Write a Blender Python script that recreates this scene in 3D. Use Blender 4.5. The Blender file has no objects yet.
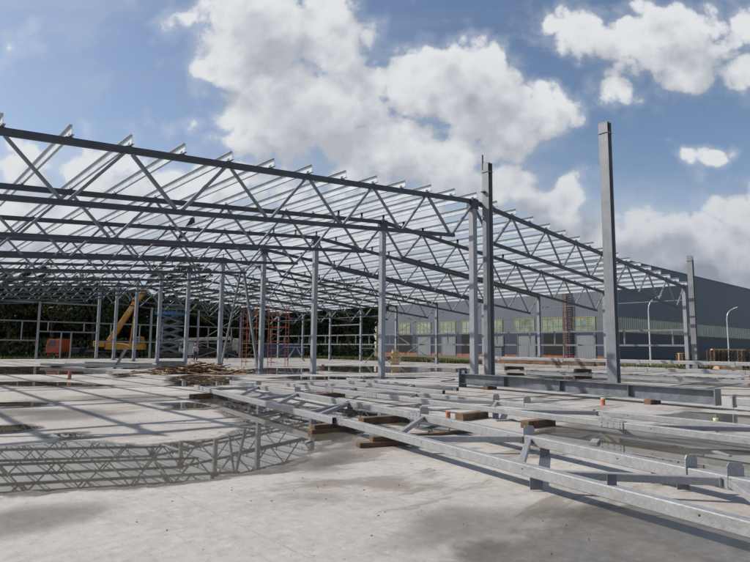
import bpy, bmesh, math, random
import numpy as np
from mathutils import Vector, Matrix, Euler

random.seed(7)
S = bpy.context.scene
COL = S.collection
R = math.radians

# ------------------------------------------------------------ camera
CAMH = 1.54
cam_d = bpy.data.cameras.new('camera'); cam = bpy.data.objects.new('camera', cam_d); COL.objects.link(cam)
S.camera = cam
th, pi_, ro, fpx = 0.7262, 0.116, 0.0103, 575.3
F = Vector((math.sin(th)*math.cos(pi_), math.cos(th)*math.cos(pi_), math.sin(pi_)))
Rt = Vector((math.cos(th), -math.sin(th), 0)); Up = Rt.cross(F)
R2 = Rt*math.cos(ro) + Up*math.sin(ro); U2 = Up*math.cos(ro) - Rt*math.sin(ro)
m3 = Matrix((R2, U2, -F)).transposed()
cam.matrix_world = Matrix.Translation((0, 0, CAMH)) @ m3.to_4x4()
cam_d.sensor_fit = 'HORIZONTAL'; cam_d.sensor_width = 36.0; cam_d.lens = fpx/750*36.0
cam_d.clip_start = 0.05; cam_d.clip_end = 4000

# ------------------------------------------------------------ sun + sky
SUNV = Vector((-.74, .87, 1.0)).normalized()          # direction towards the sun
sd = bpy.data.lights.new('sun', 'SUN'); sd.energy = 4.7; sd.angle = R(.55); sd.color = (1, .93, .84)
so = bpy.data.objects.new('sun', sd); COL.objects.link(so)
so.rotation_euler = SUNV.to_track_quat('Z', 'Y').to_euler()
so.location = (0, 0, 60)
S.view_settings.view_transform = 'Standard'; S.view_settings.look = 'None'
S.view_settings.exposure = 0.0; S.view_settings.gamma = 1.0; S.view_settings.use_curve_mapping = False
try: S.cycles.max_bounces = 6; S.cycles.transparent_max_bounces = 16
except Exception: pass

W = bpy.data.worlds.new('World'); S.world = W; W.use_nodes = True
nt = W.node_tree; nt.nodes.clear()

class G:
    """tiny node-graph helper"""
    def __init__(s, tree): s.t = tree
    def n(s, typ, **kw):
        nd = s.t.nodes.new(typ)
        for k, v in kw.items(): setattr(nd, k, v)
        return nd
    def link(s, a, b): s.t.links.new(a, b)
    def val(s, sock, v):
        if isinstance(v, bpy.types.NodeSocket): s.link(v, sock)
        else: sock.default_value = v
    def math(s, op, a, b=None, c=None, clamp=False):
        nd = s.n('ShaderNodeMath', operation=op); nd.use_clamp = clamp
        s.val(nd.inputs[0], a)
        if b is not None: s.val(nd.inputs[1], b)
        if c is not None: s.val(nd.inputs[2], c)
        return nd.outputs[0]
    def vmath(s, op, a, b=None):
        nd = s.n('ShaderNodeVectorMath', operation=op)
        s.val(nd.inputs[0], a)
        if b is not None: s.val(nd.inputs[1], b)
        return nd.outputs['Value'] if op in ('DOT_PRODUCT', 'LENGTH') else nd.outputs[0]
    def smooth(s, x, lo, hi, to0=0.0, to1=1.0):
        nd = s.n('ShaderNodeMapRange', interpolation_type='SMOOTHSTEP')
        s.val(nd.inputs['Value'], x)
        nd.inputs['From Min'].default_value = lo; nd.inputs['From Max'].default_value = hi
        nd.inputs['To Min'].default_value = to0; nd.inputs['To Max'].default_value = to1
        return nd.outputs[0]
    def noise(s, vec, scale, detail=4, rough=.55, dist=0.0):
        nd = s.n('ShaderNodeTexNoise'); s.val(nd.inputs['Vector'], vec)
        nd.inputs['Scale'].default_value = scale; nd.inputs['Detail'].default_value = detail
        nd.inputs['Roughness'].default_value = rough; nd.inputs['Distortion'].default_value = dist
        return nd.outputs['Fac']
    def mix(s, fac, a, b):
        nd = s.n('ShaderNodeMix', data_type='RGBA'); s.val(nd.inputs[0], fac)
        for sock, v in ((nd.inputs[6], a), (nd.inputs[7], b)):
            if isinstance(v, bpy.types.NodeSocket): s.link(v, sock)
            else: sock.default_value = (*v, 1) if len(v) == 3 else v
        return nd.outputs[2]
    def comb(s, x, y, z=0.0):
        nd = s.n('ShaderNodeCombineXYZ')
        for i, v in enumerate((x, y, z)): s.val(nd.inputs[i], v)
        return nd.outputs[0]

# cloud density as a node group over a compass-fixed chart of the sky:
# u = to the right of the bearing 41.6 degrees, v = height above the horizon (both tangents)
cg = bpy.data.node_groups.new('cloud_density', 'ShaderNodeTree')
cg.interface.new_socket('Vec', in_out='INPUT', socket_type='NodeSocketVector')
cg.interface.new_socket('Density', in_out='OUTPUT', socket_type='NodeSocketFloat')
g = G(cg); gi = g.n('NodeGroupInput'); go = g.n('NodeGroupOutput')
vec = gi.outputs[0]
wn = g.n('ShaderNodeTexNoise'); g.link(vec, wn.inputs['Vector']); wn.inputs['Scale'].default_value = 3.2; wn.inputs['Detail'].default_value = 3
w1 = g.vmath('SUBTRACT', wn.outputs['Color'], (.5, .5, .5))
w2 = g.n('ShaderNodeVectorMath', operation='SCALE'); g.link(w1, w2.inputs[0]); w2.inputs['Scale'].default_value = .13
wv = g.vmath('ADD', vec, w2.outputs[0])
BL = [  # photo position and radii (px of the 750 px frame), strength
 (262, 22, 74, 44, 1.1), (322, 40, 50, 50, 1.0), (260, 70, 60, 40, 1.05), (300, 115, 92, 50, 1.1), (340, 85, 60, 30, .95), (455, 85, 60, 42, 1.15), (500, 110, 60, 38, 1.1), (540, 132, 34, 20, .95), (395, 150, 110, 42, 1.0),
 (500, 192, 66, 22, 1.0), (560, 200, 28, 20, .9), (430, 185, 90, 28, .9), (700, 262, 150, 40, 1.25), (830, 240, 120, 50, 1.2), (700, 38, 74, 40, .92), (640, 46, 60, 32, .88), (582, 34, 48, 34, 1.0), (604, 88, 30, 28, .95), (620, 60, 40, 26, .72),
 (752, 68, 46, 26, .88), (712, 151, 34, 11, .74), (80, 168, 110, 26, .80), (165, 135, 46, 16, .66), (120, 235, 240, 44, .95), (-60, 270, 160, 44, .9), (330, 225, 190, 46, .95), (40, 330, 900, 40, .85),
 (660, 30, 110, 26, .86), (700, 70, 60, 22, .80), (180, 190, 150, 26, .84), (60, 150, 60, 12, .60), (-220, 90, 160, 60, .9), (980, 60, 130, 80, .9), (20, 215, 150, 30, .92)]
acc = None
sep = g.n('ShaderNodeSeparateXYZ'); g.link(wv, sep.inputs[0])
for (px, py, rx, ry, st) in BL:
    d = F + R2*((px-375)/fpx) + U2*((281-py)/fpx)
    fh = Vector((math.sin(th), math.cos(th), 0)); k = d.dot(fh)
    u0, v0 = d.dot(Rt)/k, d.z/k
    sx = g.math('MULTIPLY', g.math('SUBTRACT', sep.outputs[0], u0), fpx/rx*.84)
    sy = g.math('MULTIPLY', g.math('SUBTRACT', sep.outputs[1], v0), fpx/ry*.82)
    r2 = g.math('ADD', g.math('MULTIPLY', sx, sx), g.math('MULTIPLY', sy, sy))
    e = g.math('MULTIPLY', g.math('EXPONENT', g.math('MULTIPLY', r2, -.75)), st)
    acc = e if acc is None else g.math('MAXIMUM', acc, e)
acc = g.math('MINIMUM', acc, 1.25)
fb = g.noise(vec, 6.5, 7, .60); fb2 = g.noise(vec, 16.0, 4, .6)
dn = g.math('ADD', acc, g.math('MULTIPLY', g.math('SUBTRACT', fb, .5), 1.5))
dn = g.math('ADD', dn, g.math('MULTIPLY', g.math('SUBTRACT', fb2, .5), .50))
w3 = g.n('ShaderNodeTexNoise'); g.link(vec, w3.inputs['Vector']); w3.inputs['Scale'].default_value = 14; w3.inputs['Detail'].default_value = 2
w4 = g.n('ShaderNodeVectorMath', operation='SCALE'); g.link(w3.outputs['Color'], w4.inputs[0]); w4.inputs['Scale'].default_value = .07
wv2 = g.vmath('ADD', vec, w4.outputs[0])
def billow(sc, off):
    vo = g.n('ShaderNodeTexVoronoi', feature='F1'); vo.inputs['Scale'].default_value = sc
    g.link(g.vmath('ADD', wv2, (off, off*1.7, off*.3)), vo.inputs['Vector']); return vo.outputs['Distance']
dn = g.math('ADD', dn, g.math('MULTIPLY', g.math('SUBTRACT', .58, billow(9.0, 3.1)), .50))
dn = g.math('ADD', dn, g.math('MULTIPLY', g.math('SUBTRACT', .42, billow(24.0, 7.7)), .34))
g.link(dn, go.inputs[0])

g = G(nt)
tc = g.n('ShaderNodeTexCoord'); D = tc.outputs['Generated']
fd = g.math('MAXIMUM', g.math('ABSOLUTE', g.vmath('DOT_PRODUCT', D, tuple((math.sin(th), math.cos(th), 0)))), .12)
u = g.math('DIVIDE', g.vmath('DOT_PRODUCT', D, tuple(Rt)), fd)
v = g.math('DIVIDE', g.vmath('DOT_PRODUCT', D, (0, 0, 1)), fd)
cv = g.comb(u, v, 0.0)
def dens(vec):
    nd = g.n('ShaderNodeGroup'); nd.node_tree = cg; g.link(vec, nd.inputs[0]); return nd.outputs[0]
d0 = dens(cv); d1 = dens(g.vmath('ADD', cv, (-.035, .055, 0)))
mask = g.math('MAXIMUM', g.smooth(d0, .48, .72), g.math('MULTIPLY', g.smooth(d0, .22, .75), .36))
relief = g.smooth(g.math('SUBTRACT', d1, d0), -.40, .42)          # 0 = sunny rim, 1 = shaded side
thick = g.smooth(d0, .80, 1.45)
low = g.smooth(v, .42, .12)
shade = g.math('ADD', g.math('ADD', g.math('MULTIPLY', relief, .62), g.math('MULTIPLY', thick, .50)), g.math('MULTIPLY', low, g.smooth(u, -.1, .35, .10, .38)), clamp=True)
bright = (.88, .90, .93); grey = (.33, .37, .45)
ccol = g.mix(shade, bright, grey)
sky = g.n('ShaderNodeTexSky', sky_type='NISHITA'); sky.sun_disc = False
sky.sun_elevation = math.asin(SUNV.z); sky.sun_rotation = math.atan2(SUNV.x, SUNV.y)
sky.air_density = 1.0; sky.dust_density = 1.6; sky.ozone_density = 1.9
bsky = g.n('ShaderNodeBackground'); g.link(sky.outputs[0], bsky.inputs[0]); bsky.inputs[1].default_value = .12
bcl = g.n('ShaderNodeBackground'); g.link(ccol, bcl.inputs[0]); bcl.inputs[1].default_value = .85
hz_n = g.noise(g.vmath('MULTIPLY', cv, (1.0, 2.6, 1.0)), 2.6, 6, .6)
veil = g.math('MULTIPLY', g.smooth(g.math('ADD', v, g.math('MULTIPLY', g.math('SUBTRACT', hz_n, .5), .5)), .42, .10), .80)
veil = g.math('MULTIPLY', veil, g.smooth(u, .75, .15, .35, 1.0))
ci = g.math('MULTIPLY', g.smooth(g.noise(g.vmath('MULTIPLY', cv, (1.0, 2.2, 1.0)), 1.7, 8, .62, .6), .40, .75), g.smooth(u, .3, -.55, .22, .68))
veil = g.math('MAXIMUM', veil, ci)
bv_ = g.n('ShaderNodeBackground'); bv_.inputs[0].default_value = (.60, .66, .76, 1); bv_.inputs[1].default_value = .85
mv = g.n('ShaderNodeMixShader'); g.link(g.math('MAXIMUM', veil, g.smooth(v, .10, .02, 0.0, .85)), mv.inputs[0]); g.link(bsky.outputs[0], mv.inputs[1]); g.link(bv_.outputs[0], mv.inputs[2]); bsky = mv
mx = g.n('ShaderNodeMixShader'); g.link(mask, mx.inputs[0]); g.link(bsky.outputs[0], mx.inputs[1]); g.link(bcl.outputs[0], mx.inputs[2])
wo = g.n('ShaderNodeOutputWorld'); g.link(mx.outputs[0], wo.inputs[0])

# ------------------------------------------------------------ materials
def mat(name, base, rough=.6, metal=0.0, var=.25, scale=3.0, bump=0.0, bscale=30.0, tint=None, spec=.5, fine=0.0, fscale=60.0, hi=8, spangle=0.0, streak=0.0):
    m = bpy.data.materials.new(name); m.use_nodes = True; t = m.node_tree; g = G(t)
    b = t.nodes['Principled BSDF']
    tcn = g.n('ShaderNodeTexCoord'); oi = g.n('ShaderNodeObjectInfo')
    off = g.n('ShaderNodeVectorMath', operation='SCALE'); g.link(g.comb(oi.outputs['Random'], oi.outputs['Random'], oi.outputs['Random']), off.inputs[0]); off.inputs['Scale'].default_value = 37.0
    vec = g.vmath('ADD', tcn.outputs['Object'], off.outputs[0])
    n1 = g.noise(vec, scale, hi, .6)
    c0 = tuple(max(0, x*(1-var)) for x in base); c1 = tuple(min(1, x*(1+var)) for x in base)
    if tint: c0 = tint
    col = g.mix(g.smooth(n1, .3, .7), c0, c1)
    if fine:
        n3 = g.noise(vec, fscale, 4, .7)
        col = g.mix(g.math('MULTIPLY', g.smooth(n3, .45, .75), fine), col, tuple(x*.35 for x in base))
    if spangle:
        vo = g.n('ShaderNodeTexVoronoi'); g.link(vec, vo.inputs['Vector']); vo.inputs['Scale'].default_value = 42.0
        sv = g.n('ShaderNodeSeparateColor'); g.link(vo.outputs['Color'], sv.inputs[0])
        col = g.mix(g.math('MULTIPLY', sv.outputs[0], spangle), col, tuple(x*.55 for x in base))
        mp = g.n('ShaderNodeMapping'); g.link(vec, mp.inputs[0]); mp.inputs['Scale'].default_value = (9, 1.1, 3.0)
        col = g.mix(g.math('MULTIPLY', g.smooth(g.noise(mp.outputs[0], 1.6, 7, .7), .52, .70), .55), col, tuple(x*.52 for x in base))
        col = g.mix(g.math('MULTIPLY', g.smooth(g.noise(vec, 7.0, 4, .75), .60, .74), .5), col, (.42, .43, .44))
        col = g.mix(g.math('MULTIPLY', g.smooth(g.noise(vec, 3.1, 5, .8), .66, .74), .45), col, (.20, .15, .11))
    if streak:
        mp = g.n('ShaderNodeMapping'); g.link(vec, mp.inputs[0]); mp.inputs['Scale'].default_value = (14, 14, .5)
        col = g.mix(g.math('MULTIPLY', g.smooth(g.noise(mp.outputs[0], 1.5, 6, .65), .45, .75), streak), col, tuple(x*.5 for x in base))
    g.link(col, b.inputs['Base Color'])
    b.inputs['Metallic'].default_value = metal; b.inputs['Specular IOR Level'].default_value = spec
    g.val(b.inputs['Roughness'], g.math('ADD', g.math('MULTIPLY', g.math('SUBTRACT', n1, .5), .25), rough, clamp=True))
    if bump:
        bn = g.n('ShaderNodeBump'); bn.inputs['Strength'].default_value = bump; bn.inputs['Distance'].default_value = .01
        g.link(g.noise(vec, bscale, 5, .6), bn.inputs['Height']); g.link(bn.outputs[0], b.inputs['Normal'])
    return m

M = {}
M['galv'] = mat('galvanised_steel', (.20, .212, .23), .42, .4, .10, 5, .12, 60, fine=.2, fscale=30)
M['post'] = mat('tall_post_steel', (.215, .232, .255), .5, .25, .08, 3, .12, 60, fine=.3, fscale=30, streak=.45)
M['galv_near'] = mat('galvanised_steel_weathered', (.335, .345, .355), .46, .22, .08, 9.0, .25, 90, fine=.25, fscale=50, spangle=.35)
M['galv_dark'] = mat('galvanised_steel_dull', (.14, .155, .18), .5, .25, .25, 4, .1, 60, fine=.3, fscale=30)
M['truss'] = mat('truss_steel', (.062, .068, .08), .5, .1, .2, 2.5, .1, 60, fine=.2)
M['purlin'] = mat('bright_galvanised_sheet', (.50, .555, .59), .40, .25, .10, 2.0, 0.1, 40)
M['column'] = mat('column_steel', (.275, .295, .325), .5, .2, .06, 1.6, .12, 60, fine=.2, fscale=30, streak=.25)
M['timber'] = mat('wet_timber', (.135, .078, .045), .8, 0, .5, 3, .5, 40, fine=.5, fscale=25)
M['timber_light'] = mat('fresh_timber', (.52, .36, .20), .7, 0, .3, 3, .3, 40)
M['bark'] = mat('bark', (.09, .07, .05), .9, 0, .4, 4, .6, 20)
M['orange'] = mat('orange_paint', (.50, .085, .035), .4, 0, .2, 3, .05)
M['red'] = mat('rusty_red_paint', (.30, .07, .035), .55, 0, .35, 6, .1)
M['scaf'] = mat('scaffold_red_paint', (.36, .085, .05), .6, 0, .3, 6, .1)
M['yellow'] = mat('crane_yellow_paint', (.55, .25, .03), .42, 0, .2, 2.5, .05)
M['yellow_trim'] = mat('yellow_window_trim', (.36, .28, .05), .6, 0, .1, 2)
M['black'] = mat('black_rubber', (.022, .022, .024), .7, 0, .3, 4, .1)
M['chassis'] = mat('dark_chassis', (.03, .032, .036), .55, .2, .3, 4, .1)
M['cream'] = mat('cream_paint', (.50, .46, .34), .45, 0, .2, 3)
M['white'] = mat('white_paint', (.62, .63, .64), .4, 0, .12, 3)
M['blue'] = mat('blue_paint', (.03, .15, .38), .45, 0, .2, 3)
M['glass'] = mat('dark_window_glass', (.03, .04, .05), .08, 0, .2, 1, spec=.8)
M['pipe'] = mat('brown_plastic_pipe', (.42, .13, .06), .5, 0, .3, 12, .1)
M['pale'] = mat('pale_plastic', (.72, .62, .38), .5, 0, .2, 8)
M['skin'] = mat('skin', (.45, .27, .20), .55, 0, .08, 5)
M['cloth_grey'] = mat('grey_work_cloth', (.38, .39, .42), .85, 0, .2, 8, .3)
M['cloth_dark'] = mat('dark_work_cloth', (.035, .04, .06), .9, 0, .3, 8, .3)
M['redhat'] = mat('red_helmet', (.55, .06, .04), .35, 0, .05, 3)
M['lamp'] = mat('lamp_grey', (.55, .57, .6), .4, .2, .1, 3)

# ------------------------------------------------------------ mesh helpers
class MB:
    def __init__(s): s.v = []; s.f = []; s.mi = []; s.m = 0
    def add(s, vs, fs):
        b = len(s.v); s.v += [tuple(x) for x in vs]; s.f += [tuple(b+i for i in f) for f in fs]; s.mi += [s.m]*len(fs)
        return s
    def box(s, c, size, rz=0.0, rot=None):
        x, y, z = (k/2 for k in size); q = rot if rot is not None else Matrix.Rotation(rz, 3, 'Z')
        vs = [Vector(c) + q @ Vector((i*x, j*y, k*z)) for k in (-1, 1) for j in (-1, 1) for i in (-1, 1)]
        return s.add(vs, [(0,2,3,1), (4,5,7,6), (0,1,5,4), (2,6,7,3), (0,4,6,2), (1,3,7,5)])
    def beam(s, p0, p1, prof, up=(0, 0, 1), hollow=None):
        p0, p1 = Vector(p0), Vector(p1); d = (p1-p0).normalized(); up = Vector(up)
        if abs(d.dot(up)) > .98: up = Vector((1, 0, 0))
        a = d.cross(up).normalized(); b = a.cross(d).normalized()
        n = len(prof)
        vs = [p + a*q[0] + b*q[1] for p in (p0, p1) for q in prof]
        fs = [(i, (i+1) % n, n+(i+1) % n, n+i) for i in range(n)]
        if hollow is None:
            fs += [tuple(range(n-1, -1, -1)), tuple(range(n, 2*n))]
            return s.add(vs, fs)
        k = hollow
        vs += [p + a*q[0]*k + b*q[1]*k for p in (p0, p1) for q in prof]
        for i in range(n):
            j = (i+1) % n
            fs += [(2*n+j, 2*n+i, 3*n+i, 3*n+j), (j, i, 2*n+i, 2*n+j), (n+i, n+j, 3*n+j, 3*n+i)]
        return s.add(vs, fs)
    def cyl(s, p0, p1, r0, r1=None, n=10):
        r1 = r0 if r1 is None else r1
        p0, p1 = Vector(p0), Vector(p1); d = (p1-p0).normalized(); a = d.orthogonal().normalized(); b = d.cross(a)
        c = [(math.cos(2*math.pi*i/n), math.sin(2*math.pi*i/n)) for i in range(n)]
        vs = [p0 + (a*x+b*y)*r0 for x, y in c] + [p1 + (a*x+b*y)*r1 for x, y in c]
        return s.add(vs, [(i, (i+1) % n, n+(i+1) % n, n+i) for i in range(n)] + [tuple(range(n-1, -1, -1)), tuple(range(n, 2*n))])
    def prism(s, poly, y0, y1, T=None):
        """polygon in local XZ, extruded along Y"""
        n = len(poly); T = T or Matrix.Identity(4)
        vs = [T @ Vector((x, y0, z)) for x, z in poly] + [T @ Vector((x, y1, z)) for x, z in poly]
        return s.add(vs, [(i, (i+1) % n, n+(i+1) % n, n+i) for i in range(n)] + [tuple(range(n-1, -1, -1)), tuple(range(n, 2*n))])
    def build(s, name, material, parent=None, bevel=0.0, smooth=False):
        me = bpy.data.meshes.new(name); me.from_pydata(s.v, [], s.f)
        for mm in (material if isinstance(material, (list, tuple)) else [material]): me.materials.append(mm)
        for p, i in zip(me.polygons, s.mi): p.material_index = i; p.use_smooth = smooth
        bm = bmesh.new(); bm.from_mesh(me); bmesh.ops.recalc_face_normals(bm, faces=bm.faces); bm.to_mesh(me); bm.free()
        me.update()
        o = bpy.data.objects.new(name, me); COL.objects.link(o)
        if parent: o.parent = parent
        if bevel:
            bv = o.modifiers.new('bevel', 'BEVEL'); bv.width = bevel; bv.segments = 2; bv.limit_method = 'ANGLE'
        return o

def rect(w, h): return [(-w/2, -h/2), (w/2, -h/2), (w/2, h/2), (-w/2, h/2)]
def rrect(w, h, r=.012):
    o = []
    for cx, cy, a0 in ((w/2-r, -h/2+r, -90), (w/2-r, h/2-r, 0), (-w/2+r, h/2-r, 90), (-w/2+r, -h/2+r, 180)):
        for k in range(4): a = R(a0+30*k); o.append((cx+r*math.cos(a), cy+r*math.sin(a)))
    return o
def iprof(w, h, tf=.02, tw=.012):
    return [(-w/2, -h/2), (w/2, -h/2), (w/2, -h/2+tf), (tw/2, -h/2+tf), (tw/2, h/2-tf), (w/2, h/2-tf), (w/2, h/2), (-w/2, h/2), (-w/2, h/2-tf), (-tw/2, h/2-tf), (-tw/2, -h/2+tf), (-w/2, -h/2+tf)]
def zprof(h=.25, fl=.075, t=.012):
    return [(-fl, h/2-t), (-fl, h/2), (t/2, h/2), (t/2, -h/2+t), (fl, -h/2+t), (fl, -h/2), (-t/2, -h/2), (-t/2, h/2-t)]

def tag(o, label=None, cat=None, group=None, kind=None):
    if label: o['label'] = label
    if cat: o['category'] = cat
    if group: o['group'] = group
    if kind: o['kind'] = kind
    return o
def thing(name, label, cat, loc=(0, 0, 0), rz=0.0, group=None):
    o = bpy.data.objects.new(name, None); COL.objects.link(o); o.location = loc; o.rotation_euler = (0, 0, rz); o.empty_display_size = .3
    return tag(o, label, cat, group)
CH = {}
def kids(o): return [c for c in bpy.data.objects if c.parent == o]
def dup(o, loc, rz, label, tree=None):
    tree = tree if tree is not None else CH.setdefault(o.name, [(c, kids(c)) for c in kids(o)])
    r = o.copy(); COL.objects.link(r); r.location = loc; r.rotation_euler = (0, 0, rz); r['label'] = label
    for c, gs in tree:
        n = c.copy(); COL.objects.link(n); n.parent = r
        for x in gs:
            k = x.copy(); COL.objects.link(k); k.parent = n
    return r
ORD = ['first', 'second', 'third', 'fourth', 'fifth', 'sixth', 'seventh', 'eighth', 'ninth', 'tenth', 'eleventh', 'twelfth', 'thirteenth', 'fourteenth', 'fifteenth', 'sixteenth']

# ------------------------------------------------------------ the setting: ground, slab, puddles
def ground_z(x, y):
    # open ground lies level with the slab on the right and falls away behind the end wall
    t = min(1, max(0, (y-72)/6)); s_ = min(1, max(0, (62-x)/14))
    return -.10 - .55*t*s_
xs = sorted(set([-1500, -700, -300, -150, -80, -60, -50] + [-40+5*i for i in range(60)] + [280, 340, 450, 700, 1200, 2500]))
ys = sorted(set([-1500, -600, -200, -80] + [-40+5*i for i in range(22)] + [70+1.5*i for i in range(9)] + [84+8*i for i in range(20)] + [300, 400, 600, 1000, 2500]))
mb = MB(); mb.v = [(x, y, ground_z(x, y)) for y in ys for x in xs]; nx = len(xs)
mb.f = [(j*nx+i, j*nx+i+1, (j+1)*nx+i+1, (j+1)*nx+i) for j in range(len(ys)-1) for i in range(nx-1)]; mb.mi = [0]*len(mb.f)
gm = mat('grass_soil', (.075, .085, .035), .95, 0, .4, .25, .6, 8, tint=(.10, .085, .055), fine=.5, fscale=2)
tag(mb.build('ground', gm), kind='structure')

def concrete():
    m = bpy.data.materials.new('concrete'); m.use_nodes = True; g = G(m.node_tree); b = m.node_tree.nodes['Principled BSDF']
    P = g.n('ShaderNodeTexCoord').outputs['Object']
    big = g.noise(P, .16, 5, .6); mid = g.noise(P, .9, 7, .65, .6); fine = g.noise(P, 9, 8, .7); gr = g.noise(P, 95, 3, .7); blotch = g.noise(P, .42, 6, .6, 1.2)
    col = g.mix(g.smooth(big, .32, .68), (.36, .335, .305), (.47, .452, .425))
    col = g.mix(g.math('MULTIPLY', g.smooth(mid, .47, .72), .5), col, (.27, .245, .215))
    col = g.mix(g.math('MULTIPLY', g.smooth(blotch, .56, .70), .45), col, (.22, .195, .165))
    col = g.mix(g.math('MULTIPLY', g.smooth(fine, .50, .68), .38), col, (.56, .55, .53))
    col = g.mix(g.math('MULTIPLY', g.smooth(fine, .50, .32), .34), col, (.20, .19, .18))
    col = g.mix(g.math('MULTIPLY', g.smooth(gr, .54, .72), .55), col, (.15, .14, .13))
    # silt swirls and trowel marks, damp brown film farther in
    mp = g.n('ShaderNodeMapping'); g.link(P, mp.inputs[0]); mp.inputs['Rotation'].default_value = (0, 0, .6); mp.inputs['Scale'].default_value = (1.0, .28, 1)
    tro = g.noise(mp.outputs[0], 5.5, 7, .72, 1.6)
    col = g.mix(g.math('MULTIPLY', g.smooth(tro, .52, .68), .30), col, (.25, .225, .195))
    col = g.mix(g.math('MULTIPLY', g.smooth(tro, .42, .30), .22), col, (.60, .59, .57))
    stp = g.noise(P, 38, 3, .85)
    col = g.mix(g.math('MULTIPLY', g.smooth(stp, .60, .70), .45), col, (.17, .155, .14))
    spf = g.n('ShaderNodeSeparateXYZ'); g.link(P, spf.inputs[0])
    gate = g.math('MAXIMUM', g.smooth(spf.outputs[0], -1.5, 5.0), g.smooth(spf.outputs[1], 5, 22, 0, .85))
    mp2 = g.n('ShaderNodeMapping'); g.link(P, mp2.inputs[0]); mp2.inputs['Rotation'].default_value = (0, 0, .75); mp2.inputs['Scale'].default_value = (.35, 1.0, 1)
    wn_ = g.noise(mp2.outputs[0], .55, 9, .66, .5)
    wet = g.math('MULTIPLY', g.smooth(wn_, .53, .60), gate)
    shn = g.math('MULTIPLY', g.smooth(wn_, .61, .64), gate)
    col = g.mix(g.math('MULTIPLY', wet, .72), col, (.17, .145, .12))
    # dark pits and crumbs
    vo = g.n('ShaderNodeTexVoronoi'); g.link(P, vo.inputs['Vector']); vo.inputs['Scale'].default_value = 7.0
    pit = g.math('MULTIPLY', g.smooth(vo.outputs['Distance'], .10, .03), g.smooth(g.noise(P, 1.3, 3), .50, .62))
    col = g.mix(g.math('MULTIPLY', pit, .8), col, (.07, .06, .055))
    # sawn joints every 6 m, wandering hair cracks
    sp = g.n('ShaderNodeSeparateXYZ'); g.link(P, sp.inputs[0])
    def joint(sock, off):
        f = g.math('FRACT', g.math('DIVIDE', g.math('ADD', sock, off), 6.0))
        return g.smooth(g.math('ABSOLUTE', g.math('SUBTRACT', f, .5)), .0016, .0006)
    jn = g.math('MAXIMUM', joint(sp.outputs[0], .4), joint(sp.outputs[1], 4.1))
    col = g.mix(g.math('MULTIPLY', g.math('MULTIPLY', jn, g.smooth(fine, .42, .6)), .45), col, (.10, .09, .08))
    vc = g.n('ShaderNodeTexVoronoi', feature='DISTANCE_TO_EDGE'); vc.inputs['Scale'].default_value = .38
    wn = g.n('ShaderNodeTexNoise'); g.link(P, wn.inputs['Vector']); wn.inputs['Scale'].default_value = 1.6; wn.inputs['Detail'].default_value = 6
    g.link(g.vmath('ADD', P, wn.outputs['Color']), vc.inputs['Vector'])
    ck = g.math('MULTIPLY', g.smooth(vc.outputs['Distance'], .006, .001), g.smooth(g.noise(P, .3, 2), .5, .6))
    col = g.mix(g.math('MULTIPLY', ck, .6), col, (.09, .08, .07))
    g.link(col, b.inputs['Base Color'])
    g.val(b.inputs['Roughness'], g.math('MULTIPLY', g.smooth(mid, .3, .75, .92, .62), g.math('SUBTRACT', 1.0, g.math('MULTIPLY', shn, .86))))
    b.inputs['Specular IOR Level'].default_value = .35
    bn = g.n('ShaderNodeBump'); bn.inputs['Strength'].default_value = .55; bn.inputs['Distance'].default_value = .012
    h = g.math('ADD', g.math('MULTIPLY', gr, .5), g.math('ADD', fine, g.math('MULTIPLY', mid, 1.5)))
    h = g.math('SUBTRACT', h, g.math('MULTIPLY', pit, .6))
    g.link(h, bn.inputs['Height']); g.link(bn.outputs[0], b.inputs['Normal'])
    return m
M['concrete'] = concrete()
mb = MB(); mb.box((13.1, 21.0, -.25), (69.4, 99.4, .5))
tag(mb.build('concrete_floor', M['concrete'], bevel=.02), kind='structure')

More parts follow.
